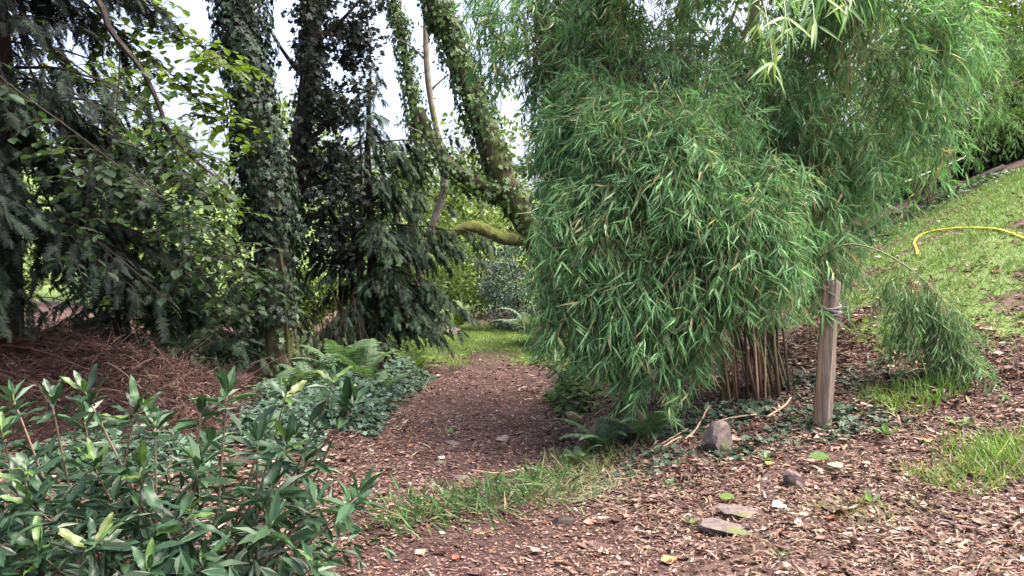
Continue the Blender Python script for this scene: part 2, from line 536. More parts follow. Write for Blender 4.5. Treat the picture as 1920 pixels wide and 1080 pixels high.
def conifer(name, label, base, H, r0, blen, droop, spray, cols, nbr, zmin=.4, dens=1., lean=(0, 0), hang=.6, az_rng=(0, 2 * math.pi), taper=1., extra=None, group=None, bark=None, tip_only=0., stems=()):
    root = thing(name, base, label, 'conifer', group)
    b = np.asarray(base, float)
    top = b + np.array([lean[0], lean[1], H])
    P = spline([b - [0, 0, .1], b + (top - b) * .35 + [.03, .02, 0], b + (top - b) * .7 - [.03, .02, 0], top], 14)
    mb = MB(); tube(mb, P, np.linspace(r0, r0 * .15, 14), 8, rough=.05); mb.build('trunk', bark or M_BARK_DARK, root, True)
    for (dx, dy, hh, rr, lx) in stems:
        q = b + [dx, dy, 0]
        mb = MB(); tube(mb, spline([q - [0, 0, .1], q + [lx * .4, 0, hh * .4], q + [lx * .7 + .03, 0, hh * .75], q + [lx, 0, hh]], 10), np.linspace(rr, rr * .3, 10), 6, rough=.06)
        mb.build('stem', bark or M_BARK_DARK, root, True)
    wood, fol = MB(), MB()
    for k in range(nbr):
        t = (k + rng.random()) / nbr
        z = zmin + (H - zmin) * t
        L = blen * ((1 - t) ** taper * .9 + .12) * rng.uniform(.75, 1.2)
        o = b + (top - b) * (z / H)
        conifer_branches(wood, fol, o, rng.uniform(*az_rng), L, droop * rng.uniform(.6, 1.3), spray, cols, dens, hang=hang, r=.006 + .010 * L, tip_only=tip_only)
    for (z, az, L, dr) in (extra or []):
        conifer_branches(wood, fol, b + (top - b) * (z / H), az, L, dr, spray, cols, dens, hang=hang, r=.016)
    wood.build('boughs', M_TWIG, root, kind='stuff')
    fol.build('crown', M_NEEDLE, root, kind='stuff')
    return root


def ivy_on(mb, P, R, n, size, cols, tlo=0., thi=1., out=.05, bias=None):
    """ivy leaves shingled over a trunk that follows P with radius R"""
    t = tlo + (thi - tlo) * rng.random(n)
    i = np.clip((t * (len(P) - 1)).astype(int), 0, len(P) - 2); fr = (t * (len(P) - 1) - i)[:, None]
    c = P[i] * (1 - fr) + P[i + 1] * fr
    R = np.broadcast_to(R, (len(P),)); r = R[i]
    th = rng.random(n) * 2 * np.pi
    tan = nrm(P[i + 1] - P[i])
    a = nrm(np.cross(tan, [0, 1., .01])); b = np.cross(tan, a)
    o = a * np.cos(th)[:, None] + b * np.sin(th)[:, None]
    lump = .5 + .5 * np.sin(th * 3 + t * 40) * np.sin(t * 23 + th)
    pos = c + o * (r + out * (.25 + 1.1 * rng.random(n) * lump))[:, None]
    d = nrm(np.array([0, 0, -1.]) + rnd_dir(n) * .55 + o * .25)
    nn = nrm(o + rnd_dir(n) * .45 + np.array([0, 0, .3]))
    L = size * np.exp(rng.normal(0, .28, n))
    scatter(mb, T_IVY, F_IVY, pos, d, nn, L, L * .8, pal(n, cols, var=.25))


def bamboo_clusters(mb, wood, anchor, bdir, cols, leaf=(.10, .17), wid=.105, m=(4, 8), w=None):
    """branchlets, each ending in a fan of drooping lance leaves"""
    anchor = np.asarray(anchor, float); K = len(anchor)
    cnt = rng.integers(m[0], m[1] + 1, K); idx = np.repeat(np.arange(K), cnt); n = len(idx)
    bl = rng.uniform(.10, .26, K)
    bd = nrm(bdir)
    t = rng.random(n) ** .6
    pos = anchor[idx] + bd[idx] * (t * bl[idx])[:, None]
    side = nrm(np.cross(bd, rnd_dir(K)))[idx]
    s = rng.choice([-1., 1.], n)[:, None]
    d = nrm(bd[idx] * .9 + side * s * rng.uniform(.35, 1.5, (n, 1)) + np.array([0, 0, -.26]) + rnd_dir(n) * .4)
    nn = nrm(np.array([0, -.25, .8]) + rnd_dir(n) * .7)
    L = rng.uniform(*leaf, n)
    col = pal(n, cols, w, .20)
    k3 = rng.integers(0, 3, n)
    for k in range(3):
        q = k3 == k
        scatter(mb, T_BAM[k], F_BAM, pos[q], d[q], nn[q], L[q], L[q] * wid, col[q])
    if wood is not None:
        e = anchor + bd * bl[:, None]
        scatter(wood, [(-.5, 0, 0), (.5, 0, 0), (0, 1, 0)], [(0, 1, 2)], anchor, bd, rnd_dir(K), bl, .004, (.22, .19, .10))


def plume(mb, wood, p0, p1, p2, cols, step=.055, start=.35, r=.0035, leaf=(.10, .17), spread=.6, w=None, reject=None, jit=.06):
    L = np.linalg.norm(np.asarray(p1) - p0) + np.linalg.norm(np.asarray(p2) - p1)
    P = bez(p0, p1, p2, 12)
    tube(wood, P[::2], np.linspace(r, r * .3, 12)[::2], 3, (.26, .22, .11), cap=False)
    n = max(3, int(L * (1 - start) / step))
    t = start + (1 - start) * (np.arange(n) + rng.random(n)) / n
    i = np.clip((t * 11).astype(int), 0, 10); fr = (t * 11 - i)[:, None]
    a = P[i] * (1 - fr) + P[i + 1] * fr
    tan = nrm(P[i + 1] - P[i])
    a = a + rng.normal(0, jit, a.shape)
    bd = nrm(tan * .7 + rnd_dir(n) * spread + np.array([0, 0, -.45]))
    if reject is not None:
        k = ~reject(a); a, bd = a[k], bd[k]
    if len(a):
        bamboo_clusters(mb, wood, a, bd, cols, leaf, w=w)


def lobe(mb, wood, origin, c, r, n, cols, rise=.5, reject=None, step=.068, leaf=(.085, .20), shell=.3, w=None, start=.35, zbias=0.):
    """plumes that arch from the canes out to a rounded lobe and hang over its face"""
    for k in range(n):
        u = rnd_dir(1)[0]; u[2] += zbias; u = u / np.linalg.norm(u)
        lump = 1 + .16 * math.sin(u[0] * 5 + c[2]) * math.cos(u[2] * 6 + c[0] * 3) + .10 * math.sin(u[1] * 9 + u[2] * 8)
        e = np.asarray(c) + u * np.asarray(r) * (1.04 - shell * rng.random() ** 1.5) * lump
        tip_drop = rng.uniform(.15, .45)
        s = np.asarray(origin) * .35 + np.asarray(c) * .65 + rng.normal(0, .18, 3) * np.asarray(r)
        s = s * .55 + e * .45 - (e - s) * .12
        mid = (s + e) / 2 + np.array([0, 0, rise * np.linalg.norm(e - s) + .15]) + (e - s) * .18
        plume(mb, wood, s, mid, e - np.array([0, 0, tip_drop]), cols, step, start, leaf=leaf, reject=reject, w=w)

# ================================================================== THE WOOD
G_PALE = [(.10, .150, .042), (.13, .18, .05), (.08, .125, .042)]
G_LIME = [(.13, .20, .03), (.16, .23, .04), (.10, .16, .03)]
G_MID = [(.050, .090, .028), (.065, .115, .030), (.040, .075, .030)]
G_DARK = [(.028, .050, .026), (.036, .062, .028), (.022, .040, .024)]
G_CONIFER = [(.017, .036, .022), (.024, .048, .028), (.013, .026, .019), (.032, .055, .026)]
G_BAMBOO = [(.088, .190, .080), (.108, .225, .090), (.070, .155, .072), (.135, .230, .120), (.26, .23, .12)]
W_BAMBOO = [.30, .28, .22, .15, .05]

# ---- far trees standing beyond the clearing
far_trees = [
    (-17.5, 23, 10.5, 3.6, G_PALE, 'broad mid green tree furthest left beyond the dark conifer'),
    (-12.2, 24, 7.6, 2.6, G_PALE, 'pale green sunlit tree seen through gaps left of the ivy trunk'),
    (-8.2, 27, 7.4, 2.5, G_PALE, 'light green tree behind the ivy-covered trunk'),
    (-4.6, 32, 5.2, 2.4, G_PALE, 'low pale round tree far behind the feathery conifer'),
    (-1.0, 29, 5.6, 2.2, G_PALE, 'pale green tree far behind the mossy leaning tree'),
    (2.6, 22, 8.0, 2.4, G_MID, 'green tree hidden behind the left edge of the bamboo'),
    (6.6, 21, 9.5, 2.8, G_MID, 'tall green tree behind the middle of the bamboo'),
    (11.0, 21.5, 10.5, 3.0, G_LIME, 'bright yellow green tree above the lawn at far right'),
    (13.4, 19.0, 9.0, 2.6, G_LIME, 'yellow green tree at the right edge behind the slanting stems'),
    (15.5, 21, 11.5, 3.2, G_LIME, 'bright green tree rising beyond the top right lawn corner'),
]
for x, y, H, R, cols, lab in far_trees:
    z = hz(x, y)
    broad_tree('woodland_tree', lab, 'tree', (x, y, z), [(x, y, z - .2), (x + .2, y, z + H * .3), (x - .2, y + .1, z + H * .6), (x + .1, y, z + H * .85)], .2,
               (x, y, z + H * .55), (R, R * .8, H * .45), (44 if x < 1 else 60) if x < 1 or x > 9 else 22, .9, 100, .17, cols, M_BARK_GREY, 'trees beyond the clearing', limbs=6, shell=.7)

# ---- shrubs of the undergrowth round the clearing
shrubs = [
    (-10.5, 15.0, 2.0, 1.5, G_PALE, 'pale green shrub at far left behind the brushwood heap'),
    (-7.0, 15.5, 1.7, 1.3, G_PALE, 'bushy green shrub behind the dark sapling'),
    (-4.6, 16.0, 1.4, 1.1, G_PALE, 'light green shrub behind the ivy-covered trunk base'),
    (-2.9, 18.5, 1.7, 1.1, G_MID, 'low green shrub at the back left of the clearing'),
    (-1.0, 20.5, 2.6, 1.6, G_PALE, 'pale leafy shrub below the mossy bough at the back of the clearing'),
    (1.9, 18.0, 3.2, 1.3, G_MID, 'green shrub beside the blue green bush behind the bamboo'),
    (2.4, 14.2, 2.4, 1.0, G_MID, 'leafy shrub tucked behind the left side of the bamboo'),
    (6.5, 17.0, 2.2, 1.6, G_DARK, 'dark green shrub behind the bamboo at the lawn edge'),
    (9.9, 16.6, 2.2, 1.6, G_MID, 'green shrub along the upper edge of the lawn'),
    (9.3, 15.4, 1.1, .9, G_MID, 'green low shrub just right of the slanting stems'),
    (10.7, 15.9, 1.6, 1.1, G_MID, 'green shrub at the right end of the edging log'),
    (8.0, 15.9, 1.7, 1.1, G_DARK, 'low dark shrub between the pale stake and the slanting stems'),
    (11.6, 17.2, 3.2, 1.8, G_PALE, 'pale shrub at the top right end of the lawn'),
    (13.8, 17.2, 2.8, 1.8, G_MID, 'green shrub past the right end of the lawn edge'),
]
for x, y, H, R, cols, lab in shrubs:
    z = hz(x, y)
    root = thing('woodland_shrub', (x, y, z), lab, 'shrub', 'shrubs round the clearing')
    for k in range(5):
        a = rng.uniform(0, 6.28)
        mb = MB(); tube(mb, bez((x, y, z - .05), (x + .2 * R * math.cos(a), y + .2 * R * math.sin(a), z + H * .5), (x + .7 * R * math.cos(a), y + .6 * R * math.sin(a), z + H * .8), 6), np.linspace(.03, .008, 6), 5)
        mb.build('stem', M_BARK_DARK, root, True)
    mb = MB(); leaf_cloud(mb, ellipsoid_clumps((x, y, z + H * .5), (R, R * .8, H * .5), 56, .7), .40, 95, .10, cols)
    mb.build('foliage', M_BROAD, root, kind='stuff')

# blue-green glossy bush right of the clearing
x, y = .22, 16.8; z = hz(x, y)
root = thing('evergreen_bush', (x, y, z), 'dense blue green small-leaved bush at the end of the path', 'shrub')
for k in range(5):
    a = rng.uniform(0, 6.28)
    mb = MB(); tube(mb, bez((x, y, z - .05), (x + .15 * math.cos(a), y + .15 * math.sin(a), z + .9), (x + .5 * math.cos(a), y + .4 * math.sin(a), z + 1.5), 6), np.linspace(.025, .008, 6), 5)
    mb.build('stem', M_BARK_DARK, root, True)
mb = MB(); leaf_cloud(mb, ellipsoid_clumps((x, y, z + .95), (.85, .7, 1.05), 70, .6), .26, 130, .055, [(.075, .115, .095), (.10, .15, .12), (.05, .08, .06)])
mb.build('foliage', M_GLOSSY, root, kind='stuff')

# ---- leaning ridged tree with its mossy bough
root = thing('leaning_tree', (.95, 13.0, hz(.95, 13)), 'thick ridged trunk leaning left behind the bamboo with a mossy bough', 'tree')
P = spline([(1.05, 13, -.1), (.62, 13, 1.42), (.22, 13, 2.2), (-.26, 13.05, 3.1), (-.48, 13.1, 3.8), (-.79, 13.1, 4.6), (-1.06, 13.1, 5.4), (-1.28, 13.1, 5.9), (-1.6, 13.2, 8.0)], 40)
mb = MB(); tube(mb, P, np.linspace(.25, .14, 40), 14, rough=.09); mb.build('trunk', M_BARK_LEAN, root, True)
LB = spline([(.02, 13, 2.55), (-.4, 12.95, 2.72), (-.88, 12.9, 2.96), (-1.25, 12.9, 3.35), (-1.5, 13, 4.0)], 16)
mb = MB(); tube(mb, LB, np.linspace(.17, .07, 16), 9, rough=.07); mb.build('limb', M_BARK_LEAN, root, True)
MS = spline([(.50, 13.0, 1.95), (.05, 12.9, 1.88), (-.31, 12.85, 1.95), (-.57, 12.8, 2.07), (-.84, 12.8, 2.03), (-1.06, 12.8, 1.91), (-1.30, 12.8, 1.84), (-1.62, 12.9, 1.86)], 30)
mb = MB(); tube(mb, MS, np.linspace(.125, .06, 30), 12, rough=.12)
o = mb.build('mossy_bough', M_MOSS, root, True); o['label'] = 'crooked bough covered in bright green moss'
mb = MB()
ivy_on(mb, P, np.linspace(.30, .15, 40), 2200, .075, G_MID, .48, 1., .14)
ivy_on(mb, P, np.linspace(.25, .14, 40), 750, .065, G_MID, .10, .48, .11)
ivy_on(mb, LB, np.linspace(.17, .07, 16), 500, .07, G_MID, 0, 1, .10)
mb.build('ivy', M_IVY, root, kind='stuff')
mb = MB()
cl = np.concatenate([ellipsoid_clumps((-2.3, 13.4, 8.6), (1.6, 1.4, 1.0), 24), ellipsoid_clumps((-.1, 13.3, 4.3), (.55, .5, 1.2), 8), ellipsoid_clumps((-.7, 13.9, 3.5), (.6, .4, .6), 8)])
leaf_cloud(mb, cl, .34, 70, .085, G_PALE)
mb.build('crown', M_BROAD, root, kind='stuff')

# ---- slender stems with hanging ivy against the sky
root = thing('slender_tree', (-1.35, 14.6, hz(-1.35, 14.6)), 'slender bare stem standing against the white sky beside the leaning tree', 'tree')
S1 = spline([(-1.85, 14.6, -.1), (-1.70, 14.6, 1.2), (-1.42, 14.6, 2.3), (-1.24, 14.6, 3.1), (-1.50, 14.6, 4.5), (-1.58, 14.6, 5.7), (-1.5, 14.6, 7.2)], 26)
mb = MB(); tube(mb, S1, np.linspace(.09, .045, 26), 7, rough=.06); mb.build('trunk', M_BARK_GREY, root, True)
for zz, dx in ((3.6, -.7), (4.6, .6), (5.2, -.6), (6., .5)):
    q = S1[np.argmin(abs(S1[:, 2] - zz))]
    mb = MB(); tube(mb, bez(q, q + [dx * .5, 0, .35], q + [dx, .1, .45], 6), np.linspace(.025, .008, 6), 5); mb.build('limb', M_BARK_GREY, root, True)
mb = MB(); leaf_cloud(mb, np.concatenate([S1[8:] + rng.normal(0, .22, (18, 3)), ellipsoid_clumps((-1.5, 14.6, 7.4), (.8, .7, .6), 12)]), .20, 26, .07, G_DARK)
mb.build('crown', M_BROAD, root, kind='stuff')

root = thing('ivy_draped_stem', (-1.0, 15.2, hz(-1, 15.2)), 'thin crooked stem shaggy with ivy in the sky gap', 'tree')
S2 = spline([(-2.2, 15.2, -.1), (-2.0, 15.2, 1.7), (-1.75, 15.2, 3.0), (-1.80, 15.2, 3.8), (-1.95, 15.2, 4.8), (-2.08, 15.2, 5.7), (-2.25, 15.2, 6.4), (-2.3, 15.2, 7.6)], 30)
mb = MB(); tube(mb, S2, np.linspace(.11, .05, 30), 7, rough=.08); mb.build('trunk', M_BARK_MOSS, root, True)
mb = MB(); ivy_on(mb, S2, np.linspace(.11, .06, 30), 2300, .07, G_MID, .25, 1., .17)
mb.build('ivy', M_IVY, root, kind='stuff')

# ---- big ivy trunk left of the path
root = thing('ivy_tree', (-2.71, 9.2, hz(-2.71, 9.2)), 'thick brown trunk clad in dark ivy left of the path', 'tree')
IV = spline([(-2.68, 9.2, -.15), (-2.72, 9.2, .45), (-2.76, 9.2, 1.2), (-2.87, 9.2, 2.4), (-3.05, 9.2, 3.65), (-3.14, 9.2, 4.6), (-3.2, 9.3, 6.2), (-3.1, 9.3, 8.4)], 40)
IR = np.interp(np.linspace(0, 1, 40), [0, .06, .2, .6, 1], [.27, .225, .195, .165, .10])
mb = MB(); tube(mb, IV, IR, 16, rough=.05); mb.build('trunk', M_BARK_MOSS, root, True)
for a, l in ((-.3, .35), (.5, .3), (2.6, .4), (3.7, .35), (5.2, .3)):
    mb = MB(); q = np.array([-2.68, 9.2, 0]); e = np.array([math.cos(a), math.sin(a), 0])
    tube(mb, bez(q + e * .1 + [0, 0, .5], q + e * .25 + [0, 0, .2], q + e * (.2 + l) + [0, 0, -.06], 7), np.linspace(.075, .04, 7), 7, rough=.08); mb.build('root', M_BARK_MOSS, root, True)
for dx, dy in ((.14, -.16), (-.12, -.17), (.2, -.05)):      # ivy stems creeping up the bark
    mb = MB(); tube(mb, IV[:26] + [dx, dy, 0] + rng.normal(0, .012, (26, 3)), np.linspace(.025, .014, 26), 5, rough=.1); mb.build('ivy_stem', M_BARK_MOSS, root, True)
for zz, dx, dy, dz in ((5.4, -1.8, .5, 1.2), (6.2, 1.6, -.2, 1.3), (6.8, -.8, -1.2, 1.2), (7.2, .6, 1.4, 1.1)):
    q = IV[np.argmin(abs(IV[:, 2] - zz))]
    mb = MB(); tube(mb, bez(q, q + np.array([dx, dy, dz * .4]) * .5, q + [dx, dy, dz], 7), np.linspace(.09, .03, 7), 6); mb.build('limb', M_BARK_MOSS, root, True)
mb = MB()
C_IVY = [(.014, .028, .018), (.020, .037, .023), (.030, .052, .031), (.011, .020, .014)]
ivy_on(mb, IV, IR, 7500, .062, C_IVY, .36, .98, .21)
ivy_on(mb, IV, IR, 800, .062, C_IVY, .22, .40, .10)
ivy_on(mb, IV, IR, 330, .06, [(.07, .11, .065), (.09, .13, .08), (.04, .07, .04)], .03, .26, .08)
mb.build('ivy', M_IVY, root, kind='stuff')
mb = MB(); leaf_cloud(mb, ellipsoid_clumps((-3.1, 9.6, 8.4), (2.8, 2.2, 1.8), 80, .7), .5, 60, .10, G_MID)
mb.build('crown', M_BROAD, root, kind='stuff')

# ---- dark ivy tree behind it
root = thing('dark_ivy_tree', (-3.27, 10.6, hz(-3.27, 10.6)), 'dark slanting tree smothered in ivy behind the thick ivy trunk', 'tree')
DV = spline([(-3.22, 10.6, -.1), (-3.12, 10.6, 1.0), (-2.95, 10.6, 2.4), (-2.72, 10.6, 3.8), (-2.62, 10.6, 5.0), (-2.5, 10.7, 6.6), (-2.4, 10.7, 8.0)], 30)
mb = MB(); tube(mb, DV, np.linspace(.17, .07, 30), 9, rough=.06); mb.build('trunk', M_BARK_DARK, root, True)
for zz, dx, dz in ((3.2, .7, .5), (3.9, -.5, .7), (4.3, .75, .6), (5.2, .6, .8), (5.5, -.6, .7), (2.4, .8, .2)):
    q = DV[np.argmin(abs(DV[:, 2] - zz))]
    mb = MB(); tube(mb, bez(q, q + [dx * .5, -.1, dz * .3], q + [dx, -.2, dz], 7), np.linspace(.045, .012, 7), 5); mb.build('limb', M_BARK_DARK, root, True)
mb = MB()
cl = np.concatenate([ellipsoid_clumps((-2.35, 10.6, 4.4), (.62, .55, 1.7), 70, .8), ellipsoid_clumps((-2.4, 10.6, 6.6), (.9, .8, 1.1), 40, .8), ellipsoid_clumps((-2.45, 10.7, 2.2), (.6, .5, .9), 44, .8)])
leaf_cloud(mb, cl, .21, 60, .07, [(.020, .028, .022), (.028, .036, .028), (.016, .022, .020)], T=T_IVY, F=F_IVY, aspect=.8)
ivy_on(mb, DV, np.linspace(.17, .07, 30), 1800, .075, [(.022, .034, .024), (.03, .045, .03)], .1, 1., .14)
mb.build('ivy', M_IVY, root, kind='stuff')

# ---- conifers
conifer('feathery_conifer', 'feathery multi-stemmed conifer with drooping sprays left of the path', (-2.0, 11.0, hz(-2, 11)), 4.15, .095, 1.05, .46, .115,
        G_CONIFER, 78, zmin=.55, dens=1.3, hang=.95, taper=.8, lean=(.05, 0), stems=((-.27, .1, 3.0, .04, .04), (-.14, -.1, 3.3, .035, .05), (-.42, .1, 2.6, .03, -.02), (-.2, .3, 2.9, .03, .1), (.06, .25, 2.5, .025, .08)),
        extra=[(1.95, -.15, 1.75, .22), (1.8, .15, 1.6, .3), (1.35, -.4, 1.35, .45), (1.2, .1, 1.5, .5), (1.05, -.6, 1.3, .5), (.95, -.1, 1.35, .45), (2.5, -.2, 1.15, .35), (2.9, .1, 1.1, .2), (3.1, -.1, 1.2, .05)])
conifer('dark_conifer', 'tall dark drooping conifer at the far left edge', (-4.75, 7.3, hz(-4.75, 7.3)), 7.5, .2, 1.75, .42, .14, [(.012, .020, .016), (.016, .028, .019), (.010, .015, .013)], 125, zmin=1.4, dens=.85, hang=.9, taper=.55)
conifer('dark_sapling', 'small dark evergreen sapling with a thin black trunk behind the brushwood', (-3.75, 9.0, hz(-3.75, 9)), 3.0, .045, 1.0, .30, .13, G_CONIFER, 52, zmin=.55, dens=.9, hang=.6, taper=.6)
conifer('dark_sapling', 'small evergreen at the right foot of the tall dark conifer', (-4.75, 9.4, hz(-4.75, 9.4)), 3.0, .05, 1.1, .30, .13, G_CONIFER, 56, zmin=.5, dens=.9, hang=.7, taper=.6)
conifer('dark_sapling', 'low dark evergreen between the two ivy trunks and the sapling', (-3.55, 11.2, hz(-3.55, 11.2)), 2.4, .04, .85, .32, .13, G_CONIFER, 40, zmin=.35, dens=.9, hang=.7, taper=.6)

# thin dead canes standing in the gloom beside the ivy trunk
canes = thing('dead_cane_thicket', (-2.15, 10.6, hz(-2.15, 10.6)), 'thicket of thin dead brown stems right of the ivy trunk base', 'thicket')
for k in range(46):
    x = -2.15 + rng.uniform(-.42, .38); y = 10.4 + rng.uniform(-.35, .35); z = hz(x, y); H = rng.uniform(.5, 1.1)
    mb = MB(); tube(mb, bez((x, y, z - .03), (x + rng.normal(0, .06), y, z + H * .5), (x + rng.normal(0, .16), y + rng.normal(0, .1), z + H), 5), np.linspace(.009, .004, 5), 4, (.04, .03, .016))
    mb.build('stem', M_TWIG, canes)


# ---- broadleaf (hazel) reaching in from the left: trunk outside the frame
def leafy_branch(wood, fol, pts, r0, leaf, cols, twigs=14, tl=.35, start=.2, lw=.78, nlf=7):
    P = spline(pts, 26)
    tube(wood, P, np.linspace(r0, r0 * .25, 26) * (1 if r0 > .03 else .6), 5, (.02, .016, .014), cap=False)
    for k in range(twigs):
        t = start + (1 - start) * (k + rng.random()) / twigs
        q = P[min(int(t * 25), 25)]
        d = nrm(np.array([rng.normal(0, 1), rng.normal(0, .8), rng.normal(-.25, .35)]))
        L = tl * rng.uniform(.5, 1.3)
        Q = bez(q, q + d * L * .5 + [0, 0, .04], q + d * L + [0, 0, -.10 * L], 6)
        tube(wood, Q, np.linspace(.005, .0018, 6), 3, (.05, .04, .03), cap=False)
        n = max(3, int(nlf * L / tl))
        tt = np.linspace(.15, 1, n); i = np.clip((tt * 5).astype(int), 0, 4); fr = (tt * 5 - i)[:, None]
        pos = Q[i] * (1 - fr) + Q[i + 1] * fr
        sd = nrm(np.cross(d, [0, 0, 1.]))
        dd = nrm(d * .55 + sd * (np.where(np.arange(n) % 2, 1, -1) * rng.uniform(.5, 1.1, n))[:, None] + np.array([0, 0, -.28]) + rnd_dir(n) * .25)
        nn = nrm(np.array([0, 0, 1.]) + rnd_dir(n) * .4)
        S = leaf * np.exp(rng.normal(0, .2, n))
        scatter(fol, T_BROAD, F_BROAD, pos, dd, nn, S, S * lw, pal(n, cols, var=.18))


root = thing('overhanging_tree', (-5.6, 5.6, hz(-5.6, 5.6)), 'broadleaf tree reaching thin dark branches in from the upper left', 'tree')
mb = MB(); tube(mb, spline([(-5.6, 5.6, -.1), (-5.5, 5.6, 1.5), (-5.3, 5.7, 3.2), (-5.1, 5.8, 5.2), (-5.0, 5.8, 7.2)], 20), np.linspace(.19, .08, 20), 9, rough=.05); mb.build('trunk', M_BARK_GREY, root, True)
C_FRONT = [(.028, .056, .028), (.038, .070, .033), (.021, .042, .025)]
C_LIT = [(.085, .135, .022), (.10, .155, .028), (.065, .105, .022)]  # glow of the backlit leaves, put into their colour
main = [(-5.1, 5.8, 5.0), (-3.7, 6.0, 4.2), (-3.13, 6, 3.55), (-3.02, 6, 3.3), (-2.8, 6, 3.02), (-2.68, 6, 2.78), (-2.60, 6.02, 2.55), (-2.42, 6.05, 2.33), (-2.2, 6.1, 2.15)]
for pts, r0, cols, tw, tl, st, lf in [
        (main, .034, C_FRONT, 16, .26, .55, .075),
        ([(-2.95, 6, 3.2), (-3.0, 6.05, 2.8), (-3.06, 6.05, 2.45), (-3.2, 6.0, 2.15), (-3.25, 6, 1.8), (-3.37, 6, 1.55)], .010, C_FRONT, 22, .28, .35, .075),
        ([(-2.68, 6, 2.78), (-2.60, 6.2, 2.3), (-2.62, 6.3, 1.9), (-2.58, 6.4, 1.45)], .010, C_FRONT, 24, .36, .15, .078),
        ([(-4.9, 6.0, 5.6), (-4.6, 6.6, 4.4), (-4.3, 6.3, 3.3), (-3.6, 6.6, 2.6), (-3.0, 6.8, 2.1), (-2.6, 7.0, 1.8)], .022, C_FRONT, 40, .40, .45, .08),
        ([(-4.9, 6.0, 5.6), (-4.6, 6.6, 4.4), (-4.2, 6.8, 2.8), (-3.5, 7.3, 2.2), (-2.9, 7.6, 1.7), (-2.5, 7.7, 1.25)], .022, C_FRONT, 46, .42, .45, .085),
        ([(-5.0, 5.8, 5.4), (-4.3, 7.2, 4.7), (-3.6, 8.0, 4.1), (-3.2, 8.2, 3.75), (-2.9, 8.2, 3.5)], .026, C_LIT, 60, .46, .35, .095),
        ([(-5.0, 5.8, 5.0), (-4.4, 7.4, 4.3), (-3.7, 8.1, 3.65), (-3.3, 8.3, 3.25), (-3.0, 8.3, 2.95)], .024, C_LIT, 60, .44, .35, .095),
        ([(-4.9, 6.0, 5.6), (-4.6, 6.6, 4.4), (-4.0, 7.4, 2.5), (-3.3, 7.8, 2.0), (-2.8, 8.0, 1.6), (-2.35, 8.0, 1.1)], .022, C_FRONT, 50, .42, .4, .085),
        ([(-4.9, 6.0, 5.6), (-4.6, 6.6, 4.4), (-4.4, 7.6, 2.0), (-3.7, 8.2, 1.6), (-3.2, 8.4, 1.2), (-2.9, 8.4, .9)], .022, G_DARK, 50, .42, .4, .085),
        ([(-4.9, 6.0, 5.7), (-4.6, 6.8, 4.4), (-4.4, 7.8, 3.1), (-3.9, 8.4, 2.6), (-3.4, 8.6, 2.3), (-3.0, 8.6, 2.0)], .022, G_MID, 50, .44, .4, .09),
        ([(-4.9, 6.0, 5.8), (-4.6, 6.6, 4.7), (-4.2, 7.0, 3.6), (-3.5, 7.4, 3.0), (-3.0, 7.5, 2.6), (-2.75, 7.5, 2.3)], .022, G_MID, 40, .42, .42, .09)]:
    wood, fol = MB(), MB()
    leafy_branch(wood, fol, pts, r0, lf, cols, tw, tl, st)
    br = wood.build('branch', M_BARK_DARK, root)
    lv = fol.build('leaves', M_BROAD, br, kind='stuff', origin=tuple(root.location))
mb = MB(); leaf_cloud(mb, ellipsoid_clumps((-4.7, 3.9, 6.6), (3.1, 4.3, 1.5), 120, .8), .6, 42, .14, G_MID); mb.build('crown', M_BROAD, root, kind='stuff')  # unseen overhead crown, enlarged towards the camera to shade the left side

# ---- bamboo
def bamboo(name, label, base, spread, nc, lobes, cols, w=None, reach=None):
    root = thing(name, base, label, 'bamboo', 'bamboo clumps')
    b = np.asarray(base, float)
    for k in range(nc):
        a = rng.uniform(0, 6.28); r = spread * math.sqrt(rng.random())
        x, y = b[0] + r * math.cos(a) * 1.15, b[1] + r * math.sin(a); z = hz(x, y)
        c, rad = lobes[rng.integers(len(lobes))][:2]
        e = np.asarray(c) + rnd_dir(1)[0] * np.asarray(rad) * .55 + [0, 0, .3]
        mid = np.array([x * .72 + e[0] * .28, y * .72 + e[1] * .28, z + (e[2] - z) * .75 + .2])
        P = bez((x, y, z - .05), mid, e, 14)
        mb = MB(); rr = rng.uniform(.009, .0135)
        cc = pal(1, [(.22, .13, .09), (.15, .10, .06), (.08, .085, .035), (.27, .18, .13), (.05, .045, .025)], var=.3)[0]
        tube(mb, P, np.linspace(rr, rr * .35, 14), 6, cc)
        g = np.clip((P[:, 2] - z - .7) / .6, 0, 1)[:, None]
        mb.c[-1] = np.repeat(cc * (1 - g) + np.array([.055, .075, .032]) * g, 6, 0)
        for s in (1, 2, 3, 4):          # swollen nodes
            q = P[s]; t = nrm(P[s + 1] - P[s - 1]) * .006
            tube(mb, [q - t, q, q + t], [rr * .9, rr * 1.22, rr * .9], 6, cc * .8, cap=False)
        mb.build('cane', M_CANE, root, True)
    return root


BB = (2.08, 6.72, hz(2.08, 6.72))


def keep_base(a):        # the canes' foot stays bare on its right front side
    foot = (a[:, 0] > 1.62 + .12 * rng.normal(size=len(a))) & (a[:, 2] < 1.28 + .1 * rng.normal(size=len(a))) & (a[:, 1] < 7.2)
    hem = np.interp(a[:, 0], [0, .5, .8, 1.0, 1.35, 1.6], [.88, .85, .70, .45, .42, .80]) + .07 * rng.normal(size=len(a))
    return foot | ((a[:, 2] < hem) & (a[:, 1] < 7.4))


